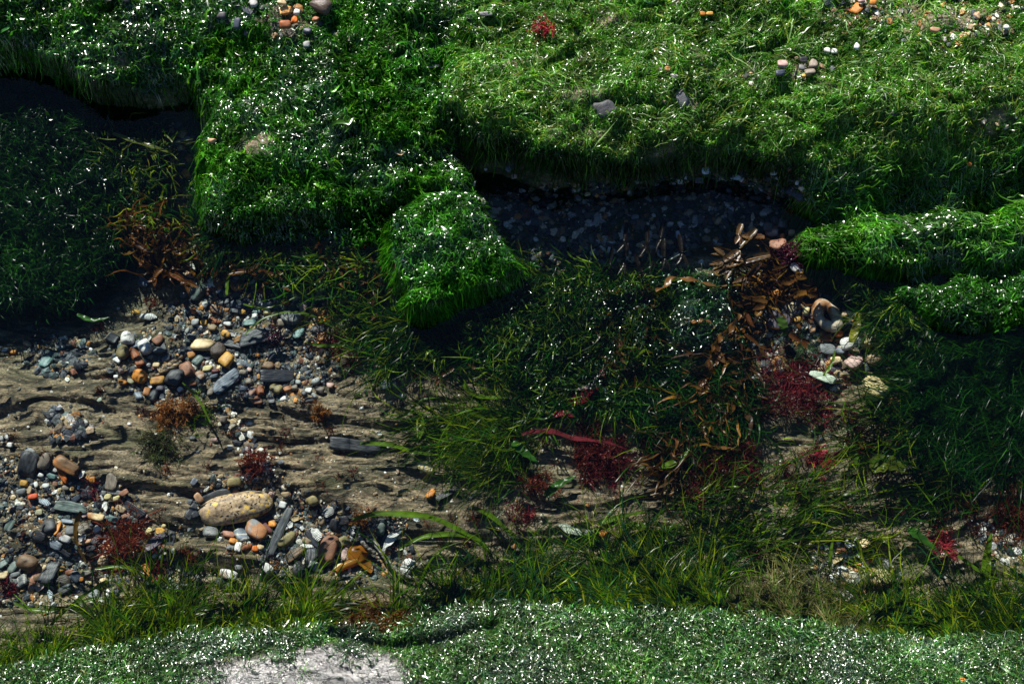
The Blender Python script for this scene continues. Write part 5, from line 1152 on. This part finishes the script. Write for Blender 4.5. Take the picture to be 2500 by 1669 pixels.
# brown wrack
def frond(c, x, y, ang, Lpx, wpx, label, col=(.11, .045, .010), levels=2, rib=True, material=None, zoff=0.004, split=24, mode='water', name='brown_wrack'):
    u, v = toD(c, x, y); k = CROPS[c][2] * .9396; Ps, Ws, Rs, Es = [], [], [], []
    R0 = RNG.normal(0, .35)
    def grow(u, v, a, L, w, lv):
        n = 12; a0 = R(a); q = []
        bend = RNG.normal(0, .3)
        for i in range(n):
            t = i / (n - 1); q.append((u, v)); aa = a0 + bend * t; u += math.cos(aa) * L / n; v -= math.sin(aa) * L / n
        q = np.array(q)
        if mode == 'water': P = PZ(q[:, 0], q[:, 1], W - zoff - .001 * RNG.random()); P[:, 2] = np.maximum(P[:, 2], HT(P[:, 0], P[:, 1]) + .002)
        else: P = TP(q[:, 0], q[:, 1]); P[:, 2] = P[:, 2].mean() * .3 + P[:, 2] * .7 + zoff + .002 * RNG.random()
        Ps.append(P); Ws.append(w * .0004 / .9396 * 1.0); Rs.append(R0 + RNG.normal(0, .12)); Es.append(.95 if lv == 0 else .25)
        if lv > 0:
            a2 = a + math.degrees(bend)
            grow(u, v, a2 + split * RNG.uniform(.7, 1.3), L * .72, w * .9, lv - 1); grow(u, v, a2 - split * RNG.uniform(.7, 1.3), L * .72, w * .9, lv - 1)
    grow(u, v, ang, Lpx * k * .45, wpx * k, levels)
    P = np.array(Ps); w = np.array(Ws)
    V, F = ribbons(P, w, np.array(Rs), RNG.normal(0, .12, len(w)), 5, taper=3.0, base=.55, cup=.22, wavy=.10, tend=np.array(Es))
    o = weed_obj(name, label, 'seaweed', V, F, pal(len(w), [col], .12), 12 * 5, material or M_SUB)
    if rib:
        P2 = P + [0, 0, .0005]; V, F = ribbons(P2, w * .10, np.array(Rs), np.zeros(len(w)), 2, taper=9)
        me = np_mesh('midrib', V, F, True, {'col': np.repeat(pal(len(w), [(.17, .095, .03)], .1), 24, 0)}, [material or M_SUB]); link('midrib', me, parent=o)
    return o
FRD = [
('D',420,340,115,230,44,'brown wrack frond pointing up, at the head of the left frond cluster',1),('D',400,340,75,200,44,'brown wrack frond leaning right beside the upward one in the left cluster',1),
('D',430,400,-150,200,40,'brown wrack frond curling down left in the left frond cluster',1),('D',300,380,150,120,36,'short brown wrack frond at the left end of the left cluster',0),
('D',480,430,-15,300,50,'brown wrack frond arching right over the peach pebble',1),('D',560,500,5,330,44,'brown wrack frond lying below the peach pebble',0),
('D',800,460,60,250,36,'slender brown wrack frond rising between the two clusters',0),('D',900,440,15,330,46,'brown wrack frond reaching right along the rock edge',1),
('D',1120,410,-30,260,44,'brown wrack frond drooping at the right of the rock edge',1),('D',1600,300,-48,280,48,'reddish brown frond below the upper left ledge weed',1),
('D',1960,720,-120,150,34,'small brown frond under the jutting green rock',0),('D',1300,540,-20,150,30,'tiny tan frond tip in the shadow above the pebbles',0),
('D',560,300,160,170,44,'dull brown frond behind the left cluster',1),('D',650,320,-20,160,40,'dull brown frond behind the peach pebble',0),
]
for c, x, y, a, L, w, lb, lv in FRD: frond(c, x, y, a, L, w, lb, levels=lv, rib=lv > 0 and w > 43)
WR = [
('E',700,165,232,430,52,'big forked brown wrack frond reaching down left into the shaded water',2,(.05,.032,.015)),
('E',800,350,188,430,50,'glossy forked wrack frond lying across the big one',2,(.048,.03,.016)),
('E',730,400,222,330,46,'lower forked wrack frond beside the purple black cushion',1,(.048,.029,.013)),
('E',760,230,170,220,44,'short brown wrack frond above the crossing one',1,(.09,.05,.02)),
('E',600,130,250,200,40,'topmost brown wrack frond tip at the gully edge',1,(.10,.055,.022)),
]
for c, x, y, a, L, w, lb, lv, col in WR: frond(c, x, y, a, L, w * 1.1, lb, levels=lv, col=col, material=M_KELP, zoff=-.001, split=20)
FR2 = [
('E',880,560,35,260,60,'amber brown frond below the purple black cushion',1),('E',960,640,20,240,60,'amber brown frond pointing right above the ring shaped stone',1),
('E',780,680,165,260,44,'brown frond stretching left above the purple grey slate',1),('E',760,700,-160,220,44,'brown frond curling below the left stretching one',0),
('E',640,760,-80,260,36,'narrow brown frond hanging left of the purple grey slate',0),('E',930,900,-30,220,40,'brown frond between the purple grey slate and the feathery weed',1),
('E',620,900,-35,300,30,'thin brown frond running towards the feathery weed',1),('E',990,830,-70,160,36,'brown frond left of the ring shaped stone',0),
('E',700,770,40,150,50,'yellow olive frond tip above the purple grey slate',0),('E',450,900,-110,300,60,'dark brown wet frond below the wet mound',1),
('E',380,1080,-110,300,56,'dark brown frond trailing down from the wet mound',1),('E',300,1250,-80,200,60,'dull brown frond at the end of the trail below the wet mound',0),
('E',350,1350,-20,160,60,'rounded brown frond tip right of the trail below the wet mound',0),('E',60,640,-60,200,36,'brown frond left of the wet mound',0),
('L5',1900,760,-100,300,44,'reddish brown frond in the dark tangle above the crimson sheet',1),('L5',1760,850,-60,260,44,'brown frond right of the crimson sheet top',1),
('L5',780,960,-150,240,36,'orange brown frond on the rock below the shaded water',1),('L5',930,960,150,150,30,'small orange brown frond above the sandy rock',0),
('L5',260,590,-110,160,34,'thin tan frond beneath the jutting green rock',0),('L4',900,110,-30,200,40,'brown frond high in the left cluster under the dark weed',1),
]
for c, x, y, a, L, w, lb, lv in FR2: frond(c, x, y, a, L, w, lb, levels=lv, rib=False, col=(.15, .07, .012) if 'amber' in lb or 'olive' in lb else (.085, .038, .010), material=M_KELP if 'wet' in lb or 'dark' in lb else None)
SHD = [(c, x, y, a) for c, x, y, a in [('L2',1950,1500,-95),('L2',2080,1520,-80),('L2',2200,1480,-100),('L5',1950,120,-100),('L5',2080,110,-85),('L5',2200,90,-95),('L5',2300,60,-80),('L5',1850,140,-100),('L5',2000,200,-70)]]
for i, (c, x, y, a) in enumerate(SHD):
    frond(c, x, y, a, 300, 34, ['dark wrack frond in the shaded gully, highest of the left three','dark wrack frond in the shaded gully between two pale pebbles','dark wrack frond in the shaded gully right of the pale pebbles','dark wrack frond in the shade just above the middle tangle','dark wrack frond in the shade with its fork turned right','dark wrack frond in the shade with its tips nearly touching weed','dark wrack frond closest to the forked brown wrack','leftmost dark wrack frond in the shaded water','lowest dark wrack frond in the shaded water'][i], levels=1, rib=False, col=(.012, .010, .008), zoff=.004)['group'] = 'dark wrack fronds in the shaded gully'  # near-black colour paints the gully's shade into these brown fronds
# crinkled brown straps
for pts, w, lb in [([(0,595),(60,575),(120,510),(230,520),(330,540),(420,565),(500,560)],40,'crinkled glossy brown wrack edge along the top of the wet mound'),
                   ([(590,760),(530,850),(450,920),(400,990),(385,1060)],44,'twisted glossy brown strap along the right side of the wet mound'),
                   ([(215,800),(280,815),(350,800),(420,850)],26,'short crinkled brown strap across the wet mound'),
                   ([(560,1310),(535,1400),(460,1500),(330,1530),(150,1560)],40,'golden brown strap curving below the wet mound')]:
    blade('E', pts, w, (.11,.052,.012), lb, off=-.004 if 'wet mound' in lb and 'below' not in lb else .004, name='brown_weed_strap', wavy=.35, material=M_KELP if 'below' not in lb else None, roll=.5, zmode='water')
blade('C', [(775,655),(735,760),(720,880),(745,990)], 44, (.10,.06,.01), 'dark olive kelp strap standing over the left gravel', name='kelp_strap', off=.006)
blade('C', [(745,990),(780,1060),(825,1150)], 34, (.05,.035,.01), 'pointed dark end of kelp lying below the olive strap', name='kelp_strap', off=.008)
# orange brown kelp float with its stalk
u, v = toD('B', 1530, 740); p = TP(u, v)[0]; V, F = ico(4); r = mm('B', 88)
V = V * (1 + .14 * fbm(V[:, 0] * 1.6 + 3, V[:, 1] * 1.6 + V[:, 2], 4, 3))[:, None] * [1, .92, .45] * r
me = np_mesh('kelp_float', V, F, True, {'col': np.tile([(.40, .15, .015)], (len(V), 1))}, [M_SUB])
kf = link('kelp_float', me, loc=(p[0], p[1], p[2] + r * .6), label='orange brown kelp bladder with a stalk, left of the forked twig', category='seaweed')
P = place('B', [(1345, 895), (1410, 850), (1480, 820), (1540, 790)], .006, 20); V, F = tube(P - np.array(kf.location), np.linspace(.0028, .0045, 20), 10)
link('stalk', np_mesh('stalk', V, F, True, {'col': np.tile([(.42, .19, .03)], (len(V), 1))}, [M_SUB]), parent=kf)
P = place('B', [(1560, 780), (1610, 840), (1650, 905)], .006, 12)[None]; V, F = ribbons(P - np.array(kf.location), np.array([mm('B', 110)]), np.array([.3]), np.array([.1]), 5, cup=.15)
link('blade', np_mesh('blade', V, F, True, {'col': np.tile([(.30, .12, .015)], (len(V), 1))}, [M_SUB]), parent=kf)

# ------------------------------------------------------------------ labels that single each stone out
LM = [(t[1], t[2], t[4]) for t in THINGS if t[4]]
LM += [(toD(c, x, y) + (n,)) for c, x, y, n in [('C',1190,930,'the large reddish brown weed tuft'), ('B',1700,700,'the forked twig'), ('B',1530,740,'the orange brown kelp bladder'), ('E',1180,800,'the ring shaped stone'),
       ('F',1380,830,'the upright rusty brown weed tuft'), ('E',850,425,'the purple black weed cushion'), ('L1',1640,1010,'the domed rock'), ('L8',1575,505,'the pale shell plate'), ('L2',1390,195,'the pink weed sprig')]]
def rel(u, v, a, b):
    dx, dy = u - a, v - b; an = math.degrees(math.atan2(-dy, dx)) % 360
    return ['right of', 'above and right of', 'above', 'above and left of', 'left of', 'below and left of', 'below', 'below and right of'][int(((an + 22.5) % 360) // 45)]
used = set()
for t in THINGS:
    o, u, v, desc, lm, own = t
    if lm: t[5] = None
near = lambda u, v, skip: sorted([(math.hypot(u - a, v - b), a, b, n) for a, b, n in LM if n != skip])
for t in sorted(THINGS, key=lambda t: t[4] is None):
    o, u, v, desc, lm, own = t; c = near(u, v, lm); lab = None
    head = lm[4:] if lm else desc
    opts = []
    for i in range(4): opts.append(head + ' ' + rel(u, v, c[i][1], c[i][2]) + ' ' + c[i][3])
    for i in range(3):
        for j in range(i + 1, 5): opts.append(head + ' ' + rel(u, v, c[i][1], c[i][2]) + ' ' + c[i][3] + ' and ' + rel(u, v, c[j][1], c[j][2]) + ' ' + c[j][3])
    opts = [q for q in opts if len(q.split()) <= 16] or [opts[0]]
    for q in opts:
        if q not in used: lab = q; break
    o['label'] = lab or opts[0]; used.add(o['label'])
